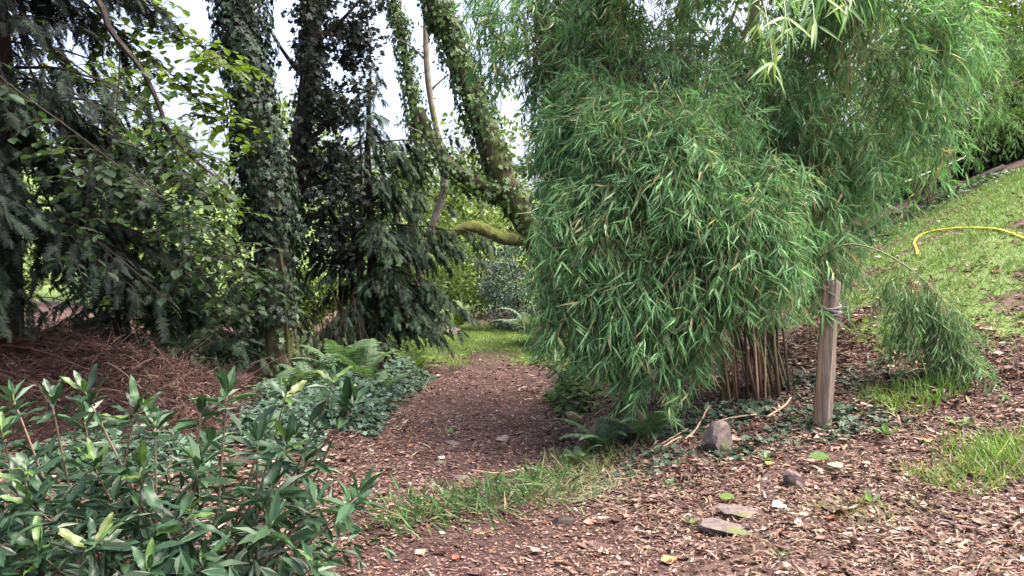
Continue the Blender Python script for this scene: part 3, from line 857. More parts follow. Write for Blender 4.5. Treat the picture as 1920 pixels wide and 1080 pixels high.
B_LOBES = [
    ((1.24, 6.5, 1.86), (1.00, .66, 1.18), 330),     # the big front mound
    ((1.82, 6.35, 1.75), (.60, .55, .58), 110),       # its right shoulder
    ((.98, 6.3, 1.2), (.80, .42, .45), 90),         # skirt hanging to the path
    ((.72, 7.7, 3.3), (.52, .7, 1.15), 105),
    ((.05, 7.9, 3.9), (.50, .5, .60), 36),          # upper left lobe over the path
    ((1.9, 8.3, 4.3), (1.9, .9, 1.7), 225),           # tall back
    ((1.5, 7.3, 3.0), (1.15, .5, .8), 100),
    ((2.3, 7.7, 2.6), (.75, .40, .75), 60),
    ((.66, 7.0, 2.55), (.50, .5, .75), 90),
    ((2.9, 7.9, 5.3), (1.9, 1.2, .8), 80),  # high lobe above the view, added to shade the back foliage
    ((2.1, 6.5, 4.75), (1.7, .9, .65), 90),  # overhead lobe just out of frame, put in to shade the foliage beneath
    ((3.40, 7.3, 3.45), (.78, .8, 1.25), 150),        # right lobe
    ((2.75, 7.0, 2.15), (.42, .45, .85), 80),         # hanging right of the mound
]
bam = bamboo('bamboo_clump', 'huge green bamboo clump arching over the path and lawn', BB, .27, 50, [B_LOBES[i] for i in (0, 0, 1, 3, 4, 4, 6, 7)], G_BAMBOO)
fol, wood = MB(), MB()
for c, r, n in B_LOBES:
    lobe(fol, wood, (BB[0], BB[1], BB[2] + 1.2), c, r, n, G_BAMBOO, rise=.45, reject=keep_base, w=W_BAMBOO)
fol.build('foliage', M_BAMBOO, bam, kind='stuff')
wood.build('twigs', M_TWIG, bam, kind='stuff')

# cane arching out over the lawn
fol, wood = MB(), MB()
AP = spline([(2.15, 6.75, hz(2.15, 6.75)), (2.3, 6.6, 1.3), (2.56, 6.35, 1.64), (2.81, 6.3, 1.68), (3.15, 6.25, 1.50), (3.42, 6.2, 1.20), (3.52, 6.15, .85)], 40)
mb = MB(); tube(mb, AP, np.linspace(.009, .004, 40), 5, (.07, .10, .04)); mb.build('arching_cane', M_CANE, bam, True)
for k in range(84):
    q = AP[rng.integers(24, 40)]
    e = q + np.array([rng.normal(.02, .10), rng.normal(0, .12), -rng.uniform(.2, .66)])
    e[2] = max(e[2], hz(e[0], e[1]) + .05)
    plume(fol, wood, q, (q + e) / 2 + rng.normal(0, .04, 3) + [0, 0, .1], e, [(.055, .125, .05), (.075, .155, .055), (.10, .165, .09)], .062, .1, leaf=(.08, .135), spread=.5, r=.002, jit=.03)
for k in range(9):
    q = AP[rng.integers(9, 20)]; e = q + np.array([rng.normal(0, .1), rng.normal(0, .1), -rng.uniform(.15, .4)])
    plume(fol, wood, q, (q + e) / 2, e, [(.05, .09, .05), (.09, .11, .06)], .09, .2, leaf=(.06, .10), spread=.5, r=.002, jit=.03)
fol.build('foliage', M_BAMBOO, bam, kind='stuff')
wood.build('twigs', M_TWIG, bam, kind='stuff')


# near spray hanging from above: single leaves that can be told apart
def blade_mesh(name, mat, rows, wfun, zfun, fold, cmid, cedge, ripple=0.):
    """unit leaf: y along, x across; folded along the midrib"""
    mb = MB(); V = []; C = []; F = []
    for i, t in enumerate(rows):
        w = wfun(t)
        for s in (-1, -.5, 0, .5, 1):
            V.append((s * w, t, zfun(t) + fold * abs(s) * w + ripple * math.sin(t * 17 + s * 2) * abs(s) * w)); C.append(cmid if s == 0 else cedge)
    for i in range(len(rows) - 1):
        for j in range(4):
            a = i * 5 + j
            F += [(a, a + 1, a + 6), (a, a + 6, a + 5)]
    mb.add(V, F, np.array(C))
    return mb.mesh(name, mat, smooth=True)


def lookm(pos, d, n, s):
    d = Vector(d).normalized(); n = Vector(n); x = d.cross(n).normalized(); z = x.cross(d)
    M = Matrix((x, d, z)).transposed().to_4x4()
    M = M @ Matrix.Scale(s, 4); M.translation = Vector(pos)
    return M


rows = np.linspace(0, 1, 7)
BL = [blade_mesh('bamboo_leaf', M_BAMBOO, rows, lambda t: .052 * (math.sin(math.pi * min(1, t * 1.0) ** .62) + .02), lambda t, b=b: -b * t * t, .35, tuple(np.array(c) * 1.25), c)
      for b, c in ((.05, (.085, .165, .055)), (.18, (.07, .145, .055)), (.3, (.11, .20, .06)), (.12, (.15, .22, .07)))]
near_stem = [((1.55, 5.2, 3.6), (1.35, 4.0, 3.15), (1.22, 3.55, 2.62)), ((1.60, 5.2, 3.5), (1.52, 4.0, 3.1), (1.38, 3.65, 2.66)), ((1.45, 5.2, 3.6), (1.24, 3.9, 3.0), (1.15, 3.50, 2.40)), ((1.7, 5.2, 3.5), (1.65, 4.2, 3.2), (1.58, 3.75, 2.75))]
for si, (a, b_, c) in enumerate(near_stem):
    P = bez(a, b_, c, 20)
    mb = MB(); tube(mb, P, np.linspace(.005, .0015, 20), 4, (.20, .22, .09)); st = mb.build('hanging_twig', M_CANE, bam, True)
    for k in range(30 if si != 2 else 24):
        t = rng.uniform(.62, 1) if k > 4 else 1 - .02 * k
        q = P[min(int(t * 19), 19)] + rng.normal(0, .05, 3) * (t < .95)
        d = nrm(np.array([rng.normal(0, .55), rng.normal(-.1, .4), -.75 + rng.normal(0, .25)]))
        n = nrm(np.array([rng.normal(0, .5), -.5, .7]))
        link_mesh('leaf', BL[rng.integers(4)], bam, Matrix.Translation(-Vector(bam.location)) @ lookm(q, d, n, rng.uniform(.12, .185)))

# second bamboo at the top of the lawn
b2 = (7.0, 13.2, hz(7.0, 13.2))
L2 = [((6.6, 12.6, 4.2), (1.4, .9, 1.3), 100), ((8.6, 14.0, 4.7), (.9, .8, .9), 34), ((4.9, 11.4, 3.6), (.9, .8, 1.2), 60)]
bam2 = bamboo('bamboo_clump', 'smaller bamboo clump with drooping sprays at the top of the lawn', b2, .35, 26, L2, G_BAMBOO)
fol, wood = MB(), MB()
for c, r, n in L2:
    lobe(fol, wood, (b2[0], b2[1], b2[2] + 1.3), c, r, n, [(.045, .10, .04), (.065, .135, .045), (.09, .17, .06)], rise=.35, step=.075, leaf=(.11, .18))
fol.build('foliage', M_BAMBOO, bam2, kind='stuff'); wood.build('twigs', M_TWIG, bam2, kind='stuff')

# ================================================================== NEAR PLANTS
# ---- ferns
def frond(name, L, npin, arch, wmax, cols, parent, base, az, elev, mat=M_FERN):
    P = bez((0, 0, 0), (0, L * .45 * math.cos(elev), L * .85 * math.sin(elev)), (0, L * (.35 + .6 * math.cos(elev)), L * (math.sin(elev) * .92 - arch - .05)), 14)
    ca, sa = math.cos(az), math.sin(az)
    Rm = np.array([[ca, -sa, 0], [sa, ca, 0], [0, 0, 1]])
    P = P @ Rm.T + np.asarray(base)
    mb = MB(); tube(mb, P, np.linspace(.005, .0015, 14) * (L / .7), 4, (.13, .14, .05), cap=False)
    t = np.linspace(.14, .99, npin); i = np.clip((t * 13).astype(int), 0, 12); fr = (t * 13 - i)[:, None]
    q = P[i] * (1 - fr) + P[i + 1] * fr; tan = nrm(P[i + 1] - P[i])
    side = nrm(np.cross(tan, [0, 0, 1.])); up = np.cross(side, tan)
    wl = wmax * L * np.sin(np.pi * np.clip(t * .95 + .06, 0, 1) ** .62) + .012
    T = [(0, 0, 0), (-.5, .12, .0), (.5, .12, .0), (-.36, .5, -.02), (.36, .5, -.02), (0, 1, -.12)]; F = [(0, 2, 1), (1, 2, 4), (1, 4, 3), (3, 4, 5)]
    for s in (-1, 1):
        d = nrm(side * s + tan * .38 + np.array([0, 0, -.12]) + rnd_dir(npin) * .08)
        scatter(mb, T, F, q, d, nrm(up + rnd_dir(npin) * .15), wl, .84 * L / npin * 1.05, pal(npin, cols, var=.1))
    return mb.build('frond', mat, parent)


C_FERN = [(.060, .115, .055), (.075, .14, .065), (.05, .10, .055)]
C_FERN_Y = [(.09, .15, .035), (.11, .17, .04), (.07, .12, .03)]
ferns = [
    (-2.05, 9.55, .78, 11, C_FERN, 'tall upright fern between the ivy trunk and the conifer'),
    (-1.72, 9.15, .72, 11, C_FERN, 'wide fern in the middle of the left bank below the conifer'),
    (-2.28, 8.85, .60, 9, C_FERN, 'fern at the foot of the ivy-covered trunk'),
    (-1.30, 10.1, .66, 10, C_FERN_Y, 'yellow green fern at the left path edge near the lawn'),
    (-2.42, 7.9, .55, 9, C_FERN, 'fern at the right end of the brushwood heap'),
    (-1.42, 8.45, .42, 8, C_FERN, 'small fern low on the left path edge'),
    (.74, 6.22, .46, 9, C_FERN, 'fern under the bamboo beside the mossy log'),
    (1.05, 6.15, .44, 8, C_FERN, 'fern half hidden by bamboo behind the pale broken branch'),
    (.52, 5.95, .26, 6, C_FERN, 'small fern among the stones at the right path edge'),
    (.42, 14.1, 1.05, 11, [(.085, .14, .095), (.10, .16, .11)], 'big pale fern arching over the far end of the path'),
    (-1.2, 16.8, .95, 12, C_FERN_Y, 'bright fern at the far left side of the clearing'),
    (-1.75, 15.6, .8, 10, [(.085, .14, .085), (.10, .16, .08)], 'pale fern at the back of the clearing beside the conifer tips'),
]
for x, y, L, n, cols, lab in ferns:
    z = hz(x, y)
    root = thing('fern', (x, y, z), lab, 'fern', 'ferns along the path')
    for k in range(n):
        a = 6.283 * (k + rng.uniform(-.3, .3)) / n
        frond('frond', L * rng.uniform(.75, 1.15), 26, rng.uniform(.02, .22), .20, cols, root, (x, y, z), a, rng.uniform(.55, 1.15))

# ---- leafy green undergrowth on the left bank
def cover(name, label, cat, regions, n, size, cols, T, F, mat, aspect=.8, hmax=.05, tilt=.5, kind='stuff', w=None):
    mb = MB()
    tot = sum(r[4] for r in regions)
    for (x, y, rx, ry, wt) in regions:
        m = int(n * wt / tot)
        a = rng.uniform(0, 6.283, m); r = np.sqrt(rng.random(m)) * (1 + .25 * np.sin(a * 3 + x) + .15 * np.sin(a * 7 + y))
        px, py = x + rx * r * np.cos(a), y + ry * r * np.sin(a)
        pz = h(px, py) + .008 + hmax * rng.random(m) ** 1.4 * np.clip(1.25 - r, .1, 1)
        d = nrm(np.stack([rng.normal(size=m), rng.normal(size=m), rng.normal(-.2, .35, m)], 1))
        nn = nrm(np.array([0, -.15, 1.]) + rnd_dir(m) * tilt)
        S = size * np.exp(rng.normal(0, .28, m))
        scatter(mb, T, F, np.stack([px, py, pz], 1), d, nn, S, S * aspect, pal(m, cols, w, .22))
    o = mb.build(name, mat)
    return tag(o, label, cat, kind=kind)


C_COVER = [(.055, .095, .065), (.075, .12, .085), (.04, .075, .05), (.09, .14, .11)]
cover('leafy_undergrowth', 'blue green leafy undergrowth covering the left bank beside the path', 'undergrowth',
      [(-1.75, 8.1, .62, .75, 1.3), (-1.55, 7.2, .42, .35, .6), (-2.3, 7.5, .45, .45, .8), (-2.0, 6.6, .45, .4, .7), (-2.9, 5.9, .7, .35, .6), (-2.2, 9.3, .5, .5, .7), (-1.35, 9.4, .35, .9, .6)], 11000, .05, C_COVER, T_IVY, F_IVY, M_IVY, .8, .34, .6)
cover('ground_ivy', 'dark ivy creeping over the litter round the bamboo and post', 'ivy',
      [(1.75, 6.35, .55, .35, 1.2), (2.35, 5.8, .5, .38, 1.2), (1.15, 6.35, .5, .4, .8), (2.95, 6.3, .4, .5, .5), (1.0, 5.65, .35, .25, .35), (1.65, 5.55, .3, .2, .3), (2.55, 6.7, .35, .3, .4)],
      2500, .045, [(.030, .052, .036), (.045, .075, .048), (.06, .095, .06)], T_IVY, F_IVY, M_IVY, .85, .07, .5)
cover('ground_ivy', 'grey green ivy patch along the top edge of the lawn', 'ivy',
      [(6.0, 12.8, 1.0, .45, 1.), (7.6, 13.3, 1.2, .5, 1.), (4.8, 11.6, .7, .5, .8), (5.3, 12.2, .6, .4, .5)], 2600, .075, [(.055, .09, .055), (.08, .12, .07)], T_IVY, F_IVY, M_IVY, .85, .12, .5)
cover('woodland_floor_plants', 'low green plants filling the shade between the left trunks', 'undergrowth',
      [(-4.2, 11.5, 1.8, 1.6, 1.), (-3.0, 12.8, 1.5, 1.4, .8), (-6.5, 10.5, 1.6, 2.0, .8), (1.1, 9.6, .65, 1.8, .9), (.7, 12.6, .45, 1.6, .5), (.62, 8.2, .22, .8, .35)], 6500, .085, G_MID, T_BROAD, F_BROAD, M_BROAD, .6, .35, .6)

# ---- glossy long-leaved shrub in the left foreground
RX, RY = -1.75, 3.55
rz_ = hz(RX, RY)
rho = thing('rhododendron', (RX, RY, rz_), 'glossy long-leaved evergreen shrub filling the lower left foreground', 'shrub')
rows = [0, .08, .22, .4, .58, .76, .9, 1.0]


def rw(t):
    return .125 * (max(0, math.sin(math.pi * t ** 1.15)) ** .8) + .012 * (1 - t)


RL = []
for bnd, fold, c in ((.10, .35, (.016, .042, .021)), (.28, .25, (.020, .049, .024)), (.02, .45, (.014, .035, .020)), (-.12, .30, (.018, .045, .023)), (.45, .3, (.016, .040, .020)), (.15, .4, (.060, .115, .030)), (.18, .2, (.032, .072, .032)), (.2, .25, (.060, .085, .020)), (.5, .5, (.075, .048, .022))):
    RL.append(blade_mesh('rhododendron_leaf', M_GLOSSY, rows, rw, lambda t, b=bnd: -b * t * t + .04 * math.sin(t * 9), fold, tuple(np.array(c) * 1.35), c, .25))
LW = np.array([.18, .19, .17, .13, .12, .07, .10, .025, .015])
# rosette tips: x, y, z of the shoot ends
TIPS = [(-.94, 3.30, 1.03), (-.82, 3.4, 1.06), (-.70, 3.3, .98), (-.86, 3.2, .86), (-1.30, 3.20, .70), (-1.95, 3.30, 1.00), (-1.78, 3.35, .98), (-1.55, 3.25, .97), (-1.22, 3.45, .98), (-1.38, 3.4, .88), (-.72, 3.35, .92), (-1.08, 3.3, .80),
        (-.62, 3.1, .62), (-.80, 3.15, .60), (-.95, 3.0, .50), (-1.15, 2.95, .46), (-1.45, 3.1, .70), (-1.70, 3.15, .76), (-1.95, 3.1, .72), (-2.1, 3.2, .84), (-1.32, 2.85, .44),
        (-1.55, 2.9, .52), (-1.75, 2.9, .50), (-1.9, 2.85, .55), (-1.05, 2.8, .34), (-.78, 2.95, .40), (-1.45, 2.75, .33), (-1.65, 2.75, .36), (-.68, 3.4, .48), (-.88, 3.45, .70), (-1.6, 3.5, .86),
        (-1.95, 3.6, .9), (-2.25, 3.5, .95), (-1.25, 3.0, .60), (-1.0, 3.15, .66), (-1.85, 3.0, .63), (-.60, 2.85, .28), (-1.2, 2.75, .26), (-2.15, 3.0, .58), (-1.42, 3.6, .72), (-1.15, 3.65, .80), (-1.0, 3.6, .60)]
leaves = []
for k, (x, y, z) in enumerate(TIPS):
    tip = np.array([x, y, z]) + rng.normal(0, .02, 3)
    b = np.array([RX + .35 * (x - RX) + rng.normal(0, .12), RY + .3 * (y - RY) + rng.normal(0, .1), rz_ - .05])
    mid = b * .45 + tip * .55 + np.array([0, 0, .08]) - [0, 0, .18 * np.linalg.norm(tip[:2] - b[:2])]
    P = bez(b, mid, tip, 14)
    tdir = nrm(nrm(P[-1] - P[-3]) * .7 + [0, 0, .7] + rng.normal(0, .15, 3))
    mb = MB(); cc = pal(1, [(.16, .12, .085), (.12, .09, .06), (.20, .15, .11)], var=.1)[0]
    V = P.copy(); tube(mb, V, np.linspace(.0085, .0032, 14), 6, cc)
    tube(mb, [P[-1], P[-1] + tdir * .035], [.0036, .002], 5, (.12, .19, .05))
    mb.build('branch', M_TWIG, rho, True)
    sd = nrm(np.cross(tdir, [.3, .9, .1])); s2 = np.cross(tdir, sd)
    n = rng.integers(9, 14)
    for j in range(n):
        a = 2.399 * j + rng.normal(0, .45); u = j / n
        op = .35 + 1.05 * (1 - u) + rng.normal(0, .25)          # outer leaves spread, inner ones stand up
        d = nrm(tdir * math.cos(op) + (sd * math.cos(a) + s2 * math.sin(a)) * math.sin(op) + [0, 0, -.12])
        q = P[-1] + tdir * (.035 * u) - tdir * .05 * (1 - u)
        leaves.append((q, d, nrm(tdir + .4 * np.array([0, 0, 1]) + rng.normal(0, .2, 3)), rng.uniform(.11, .20) * (.68 + .32 * (1 - u)), rng.choice(9, p=LW) if u < .75 else (5 if rng.random() < .55 else 6)))
    for j in range(rng.integers(6, 12)):                           # older leaves down the branch
        i = rng.integers(6, 13)
        d = nrm(np.array([rng.normal(0, 1), rng.normal(-.2, .8), rng.normal(-.2, .4)]))
        leaves.append((P[i], d, nrm(np.array([0, -.2, 1]) + rng.normal(0, .35, 3)), rng.uniform(.10, .15), rng.choice(9, p=LW)))
leaves.sort(key=lambda l: l[0][1] - .8 * l[0][2])
for (q, d, n, s, k) in leaves[:300]:
    link_mesh('leaf', RL[k], rho, Matrix.Translation(-Vector(rho.location)) @ lookm(q, d, n, s))
T_R = [(0, 0, 0), (-.5, .3, .03), (-.5, .6, .03), (0, 1, -.12), (.5, .6, .03), (.5, .3, .03)]
mb = MB()
if leaves[300:]:
    L_ = leaves[300:]
    scatter(mb, T_R, F_BROAD, [l[0] for l in L_], [l[1] for l in L_], [l[2] for l in L_], [l[3] for l in L_], [l[3] * .26 for l in L_], pal(len(L_), [(.030, .07, .034), (.038, .082, .038)], var=.15))
m = 2600
a = rng.random((m, 3)); q = np.stack([-2.6 + 2.0 * a[:, 0], 2.75 + 1.35 * a[:, 1], .05 + .62 * a[:, 2]], 1)
q = q[(q[:, 0] < -.62 - .35 * rng.random(m)) & (q[:, 2] < .25 + .35 * (-.4 - q[:, 0]))]
m = len(q)
scatter(mb, T_R, F_BROAD, q, nrm(rng.normal(size=(m, 3)) * [1, .8, .5] + [0, 0, -.15]), nrm(np.array([0, -.2, 1.]) + rnd_dir(m) * .6), rng.uniform(.07, .14, m), rng.uniform(.022, .036, m), pal(m, [(.016, .040, .021), (.022, .050, .025), (.028, .060, .029)], var=.2))
mb.build('foliage', M_GLOSSY, rho, kind='stuff')

# ---- brushwood heap
BH = thing('brushwood_heap', (-3.7, 7.2, hz(-3.7, 7.2)), 'heap of dry reddish brown brushwood and dead fronds behind the glossy shrub', 'brush pile')


def heap(x, y):
    top = np.interp(x, [-6.5, -5, -4.2, -3.6, -3.0, -2.65, -2.4], [.95, .88, .76, .62, .42, .22, 0.])
    return np.maximum(0, top * np.cos(np.clip((y - 7.3) / .85, -1, 1) * np.pi / 2) ** .6 + .07 * wob(x, y, 2.6, 1.)) + h(x, y)


xs, ys = np.meshgrid(np.linspace(-6.4, -2.35, 80), np.linspace(6.4, 8.3, 44))
zs = heap(xs, ys) - .05 + rng.normal(0, .02, xs.shape)
i = (np.arange(43)[:, None] * 80 + np.arange(79)[None]).ravel()
mb = MB(); mb.add(np.stack([xs.ravel(), ys.ravel(), zs.ravel()], 1), np.concatenate([np.stack([i, i + 1, i + 81], -1), np.stack([i, i + 81, i + 80], -1)]))
mb.build('core', M_SOIL, BH, True)
C_TWIG = [(.050, .026, .023), (.075, .042, .035), (.032, .018, .016), (.15, .10, .08)]


def twig(x, y, L, r, sides=4, n=5):
    z = float(heap(x, y)) + rng.uniform(-.02, .07)
    a = rng.normal(0, 1.1) + (math.pi if rng.random() < .5 else 0)
    d = np.array([math.cos(a), math.sin(a) * .6, rng.normal(.12, .38)])
    p0 = np.array([x, y, z]); p2 = p0 + d * L
    p2[2] = max(p2[2], float(heap(p2[0], p2[1])) + .01)
    mid = (p0 + p2) / 2 + rng.normal(0, .22 * L, 3) + [0, 0, .04]
    mb = MB(); tube(mb, bez(p0, mid, p2, n), np.linspace(r, r * .35, n), sides, pal(1, C_TWIG, var=.2)[0]); return mb


for k in range(170):
    x = rng.uniform(-5.6, -2.6); y = rng.uniform(6.45, 7.4)
    twig(x, y, rng.uniform(.15, .45) if k % 4 else rng.uniform(.5, 1.1), rng.uniform(.003, .010)).build('twig', M_TWIG, BH)
mass = MB()
for k in range(3200):
    x = rng.uniform(-6.2, -2.5); y = rng.uniform(6.4, 8.0)
    t_ = twig(x, y, rng.uniform(.10, .42), rng.uniform(.002, .0045), 3, 4)
    mass.add(t_.v[0], t_.f[0], t_.c[0])
mass.build('twig_mass', M_TWIG, BH, kind='stuff')
mb = MB(); m = 11000
x = rng.uniform(-6.2, -2.45, m); y = rng.uniform(6.4, 8.0, m)
scatter(mb, T_BLADE, F_BLADE, np.stack([x, y, heap(x, y) + rng.uniform(-.02, .05, m)], 1), nrm(rng.normal(size=(m, 3)) * [1, 1, .4]), nrm(np.array([0, -.3, 1.]) + rnd_dir(m) * .6), rng.uniform(.03, .15, m), rng.uniform(.004, .022, m), pal(m, C_TWIG, var=.3))
mb.build('dead_fronds', M_DEAD, BH, kind='stuff')

# ================================================================== LAWN GRASS, TUFTS, LITTER
def grass(n, sample, size, wid, cols, name, label, lean=.55, w=None):
    mb = MB(); x, y = sample(n); m = len(x)
    z = h(x, y)
    d = nrm(np.stack([rng.normal(0, lean, m), rng.normal(-.05, lean, m), np.ones(m)], 1))
    nn = nrm(np.stack([rng.normal(size=m), rng.normal(-.6, 1, m), rng.normal(.3, .3, m)], 1))
    L = size * np.exp(rng.normal(0, .35, m)) * (1 + .55 * np.clip(wob(x, y, 3.4, 9.), -.7, 1))
    scatter(mb, T_BLADE, F_BLADE, np.stack([x, y, z], 1), d, nn, L, wid * np.exp(rng.normal(0, .2, m)), pal(m, cols, w, .22))
    return tag(mb.build(name, M_GRASS), label, 'grass', kind='stuff')


def s_right(n):
    x = rng.uniform(2.2, 9.5, n); y = rng.uniform(4.0, 13.5, n)
    k = rng.random(n) < lawn_mask(x, y) * np.clip(.65 + .6 * wob(x, y, 1.6, 7.), .10, 1); return x[k], y[k]


def s_far(n):
    x = rng.uniform(-3, 1, n); y = rng.uniform(10.8, 19, n)
    k = rng.random(n) < lawn_mask(x, y); return x[k], y[k]


C_GR = [(.080, .160, .036), (.105, .190, .048), (.062, .125, .030), (.20, .19, .10)]
grass(105000, s_right, .075, .008, C_GR, 'lawn_grass', 'thin bright grass on the sloping lawn at right', .7, [.35, .33, .2, .12])
grass(46000, s_far, .05, .008, [(.10, .17, .035), (.13, .20, .05), (.09, .14, .03)], 'clearing_grass', 'short sunlit grass of the clearing at the path end', .6)


def s_patch(cx, cy, rx, ry):
    def f(n):
        a = rng.uniform(0, 6.283, n); r = np.sqrt(rng.random(n)) * (1 + .3 * np.sin(a * 3 + 1))
        return cx + rx * r * np.cos(a), cy + ry * r * np.sin(a)
    return f


grass(520, s_patch(2.75, 4.72, .38, .22), .10, .007, [(.085, .16, .035), (.11, .19, .045), (.2, .2, .1)], 'grass_tuft', 'bright grass tuft in the litter left of the lower right corner', .55)
grass(650, s_patch(3.15, 4.95, .42, .28), .11, .007, [(.085, .17, .03), (.11, .20, .035)], 'grass_tuft', 'thick bright green grass tuft at the right edge of the photo', .5)
grass(420, s_patch(3.05, 6.0, .35, .25), .11, .007, [(.085, .17, .03), (.11, .20, .035)], 'grass_tuft', 'grass under the tip of the arching bamboo cane', .5)
grass(500, s_patch(.55, 5.95, .28, .35), .09, .006, [(.08, .15, .04), (.10, .17, .05), (.22, .19, .10)], 'grass_tuft', 'grass among the stones at the right path edge', .7)
grass(260, s_patch(2.0, 4.35, .3, .2), .08, .005, [(.11, .15, .05), (.22, .19, .10)], 'grass_tuft', 'sparse dry grass below the flat stone at lower right', .8)
# the grass lying across the path
mb = MB()
n = 560
t = rng.beta(1.7, 1.5, n)
cx = -.82 + 1.25 * t; cy = 4.55 + .95 * t ** 1.4
x = cx + rng.normal(0, .09, n); y = cy + rng.normal(0, .13 + .14 * t, n)
d = nrm(np.stack([-.35 + rng.normal(0, .75, n), -.25 + rng.normal(0, .6, n), .35 + np.abs(rng.normal(0, .4, n))], 1))
L = rng.uniform(.08, .20, n)
scatter(mb, T_BAM[1], F_BAM, np.stack([x, y, h(x, y) + .09 * rng.random(n)], 1), d, nrm(np.array([0, -.3, 1.]) + rnd_dir(n) * .6), L, L * .10, pal(n, [(.045, .095, .030), (.058, .118, .034), (.038, .078, .030), (.20, .165, .10)], [.35, .35, .22, .08], .2))
n = 700
x = .42 + rng.normal(0, .2, n); y = 5.35 + rng.normal(0, .22, n)
d = nrm(np.stack([rng.normal(0, .9, n), rng.normal(0, .7, n), .12 + np.abs(rng.normal(0, .3, n))], 1))
L = rng.uniform(.06, .14, n)
scatter(mb, T_BLADE, F_BLADE, np.stack([x, y, h(x, y) + .03 * rng.random(n)], 1), d, nrm(np.array([0, -.3, 1.]) + rnd_dir(n) * .6), L, L * .045, pal(n, [(.10, .14, .06), (.22, .20, .12), (.08, .13, .045)], var=.2))
tag(mb.build('grass_clump', M_GRASS), 'low clump of green grass sprawling across the path', 'grass', kind='stuff')

# ---- leaf litter
T_DL = [(0, 0, .10), (-.5, .45, .04), (0, .45, -.10), (.5, .40, .06), (.05, 1, .06)]
T_CR = [(-.4, 0, .05), (.5, .2, 0), (.25, 1, .12), (-.45, .75, -.02)]
F_CR = [(0, 1, 2), (0, 2, 3)]
F_DL = [(0, 2, 1), (0, 3, 2), (1, 2, 4), (2, 3, 4)]
C_DL = [(.092, .053, .041), (.142, .092, .074), (.053, .031, .026), (.24, .17, .15), (.20, .085, .045), (.15, .115, .065), (.38, .32, .28)]
W_DL = [.31, .23, .28, .08, .04, .035, .025]
mb = MB()


def litter(n, x0, x1, y0, y1, dens, size, T=T_DL, F=F_DL, asp=(.35, .75), cols=C_DL, w=W_DL, tilt=.30, var=.25):
    x = rng.uniform(x0, x1, n); y = y0 + (y1 - y0) * rng.random(n)
    k = rng.random(n) < dens(x, y); x, y = x[k], y[k]; m = len(x)
    d = nrm(np.stack([rng.normal(size=m), rng.normal(size=m), rng.normal(0, .15, m)], 1))
    nn = nrm(np.array([0, 0, 1.]) + rnd_dir(m) * tilt)
    L = size * np.exp(rng.normal(0, .38, m))
    scatter(mb, T, F, np.stack([x, y, h(x, y) + .008 + .012 * rng.random(m)], 1), d, nn, L, L * rng.uniform(*asp, m), pal(m, cols, w, var))


def on_path(x, y):
    c, w = path_edge(y); return 1 - sst(.75, 1.1, np.abs(x - c) / w)


def left_floor(x, y):
    return .75 + .25 * wob(x, y, 2.)


def d_all(x, y):
    c, w = path_edge(y); on = 1 - sst(.75, 1.1, np.abs(x - c) / w)
    lw = lawn_mask(x, y)
    trod = 1 - .55 * (1 - sst(.15, .55, np.abs(x - c) / w)) * (.6 + .4 * wob(x, y, 1.1, 3.))
    return np.clip((.85 - .35 * on + .40 * wob(x, y, 1.9, 4.)) * (1 - .82 * lw) * trod, .03, 1)


litter(26000, -2.6, 5.2, 3.0, 9.0, lambda x, y: d_all(x, y) * (1 - .55 * on_path(x, y)), .038)
litter(50000, -1.5, 1.2, 3.0, 12.0, lambda x, y: .8 * on_path(x, y), .016, T_CR, F_CR)
litter(16000, -2.6, 6.5, 9.0, 14.0, d_all, .050)
litter(75000, -1.5, 4.2, 3.2, 8.0, d_all, .021, T_CR, F_CR)
litter(7000, 1.3, 5.0, 3.2, 8.5, lambda x, y: d_all(x, y) * np.clip(.45 + .8 * wob(x, y, 1.3, 8.), 0, 1), .046, cols=[(.26, .19, .155), (.34, .26, .21), (.19, .125, .10), (.42, .36, .30)], w=None)
litter(9000, -4.8, -1.3, 3.8, 7.0, left_floor, .045)
litter(2600, -2.2, 4.0, 3.2, 7.5, d_all, .06)
litter(26000, .5, 4.6, 3.2, 8.0, lambda x, y: d_all(x, y) * sst(.4, 1.2, x), .060, T_BLADE, F_BLADE, (.06, .16), [(.25, .185, .15), (.17, .11, .095), (.11, .07, .06), (.20, .17, .11)], None, .25)
litter(5000, -1.2, 1.0, 3.2, 10, d_all, .04, T_BLADE, F_BLADE, (.08, .2), [(.34, .26, .20), (.20, .12, .10)], None, .3)
litter(9000, 2.6, 9, 6, 13, lambda x, y: np.clip(.2 - 1.1 * wob(x, y, 1.6, 7.), .05, 1), .045)
litter(1600, 2.6, 9, 6, 13, lambda x, y: .9 + 0 * x, .05, cols=[(.55, .50, .42), (.42, .33, .26)], w=None)
tag(mb.build('leaf_litter', M_DEAD), 'brown and pinkish fallen leaves strewn over path and bank', 'leaf litter', kind='stuff')

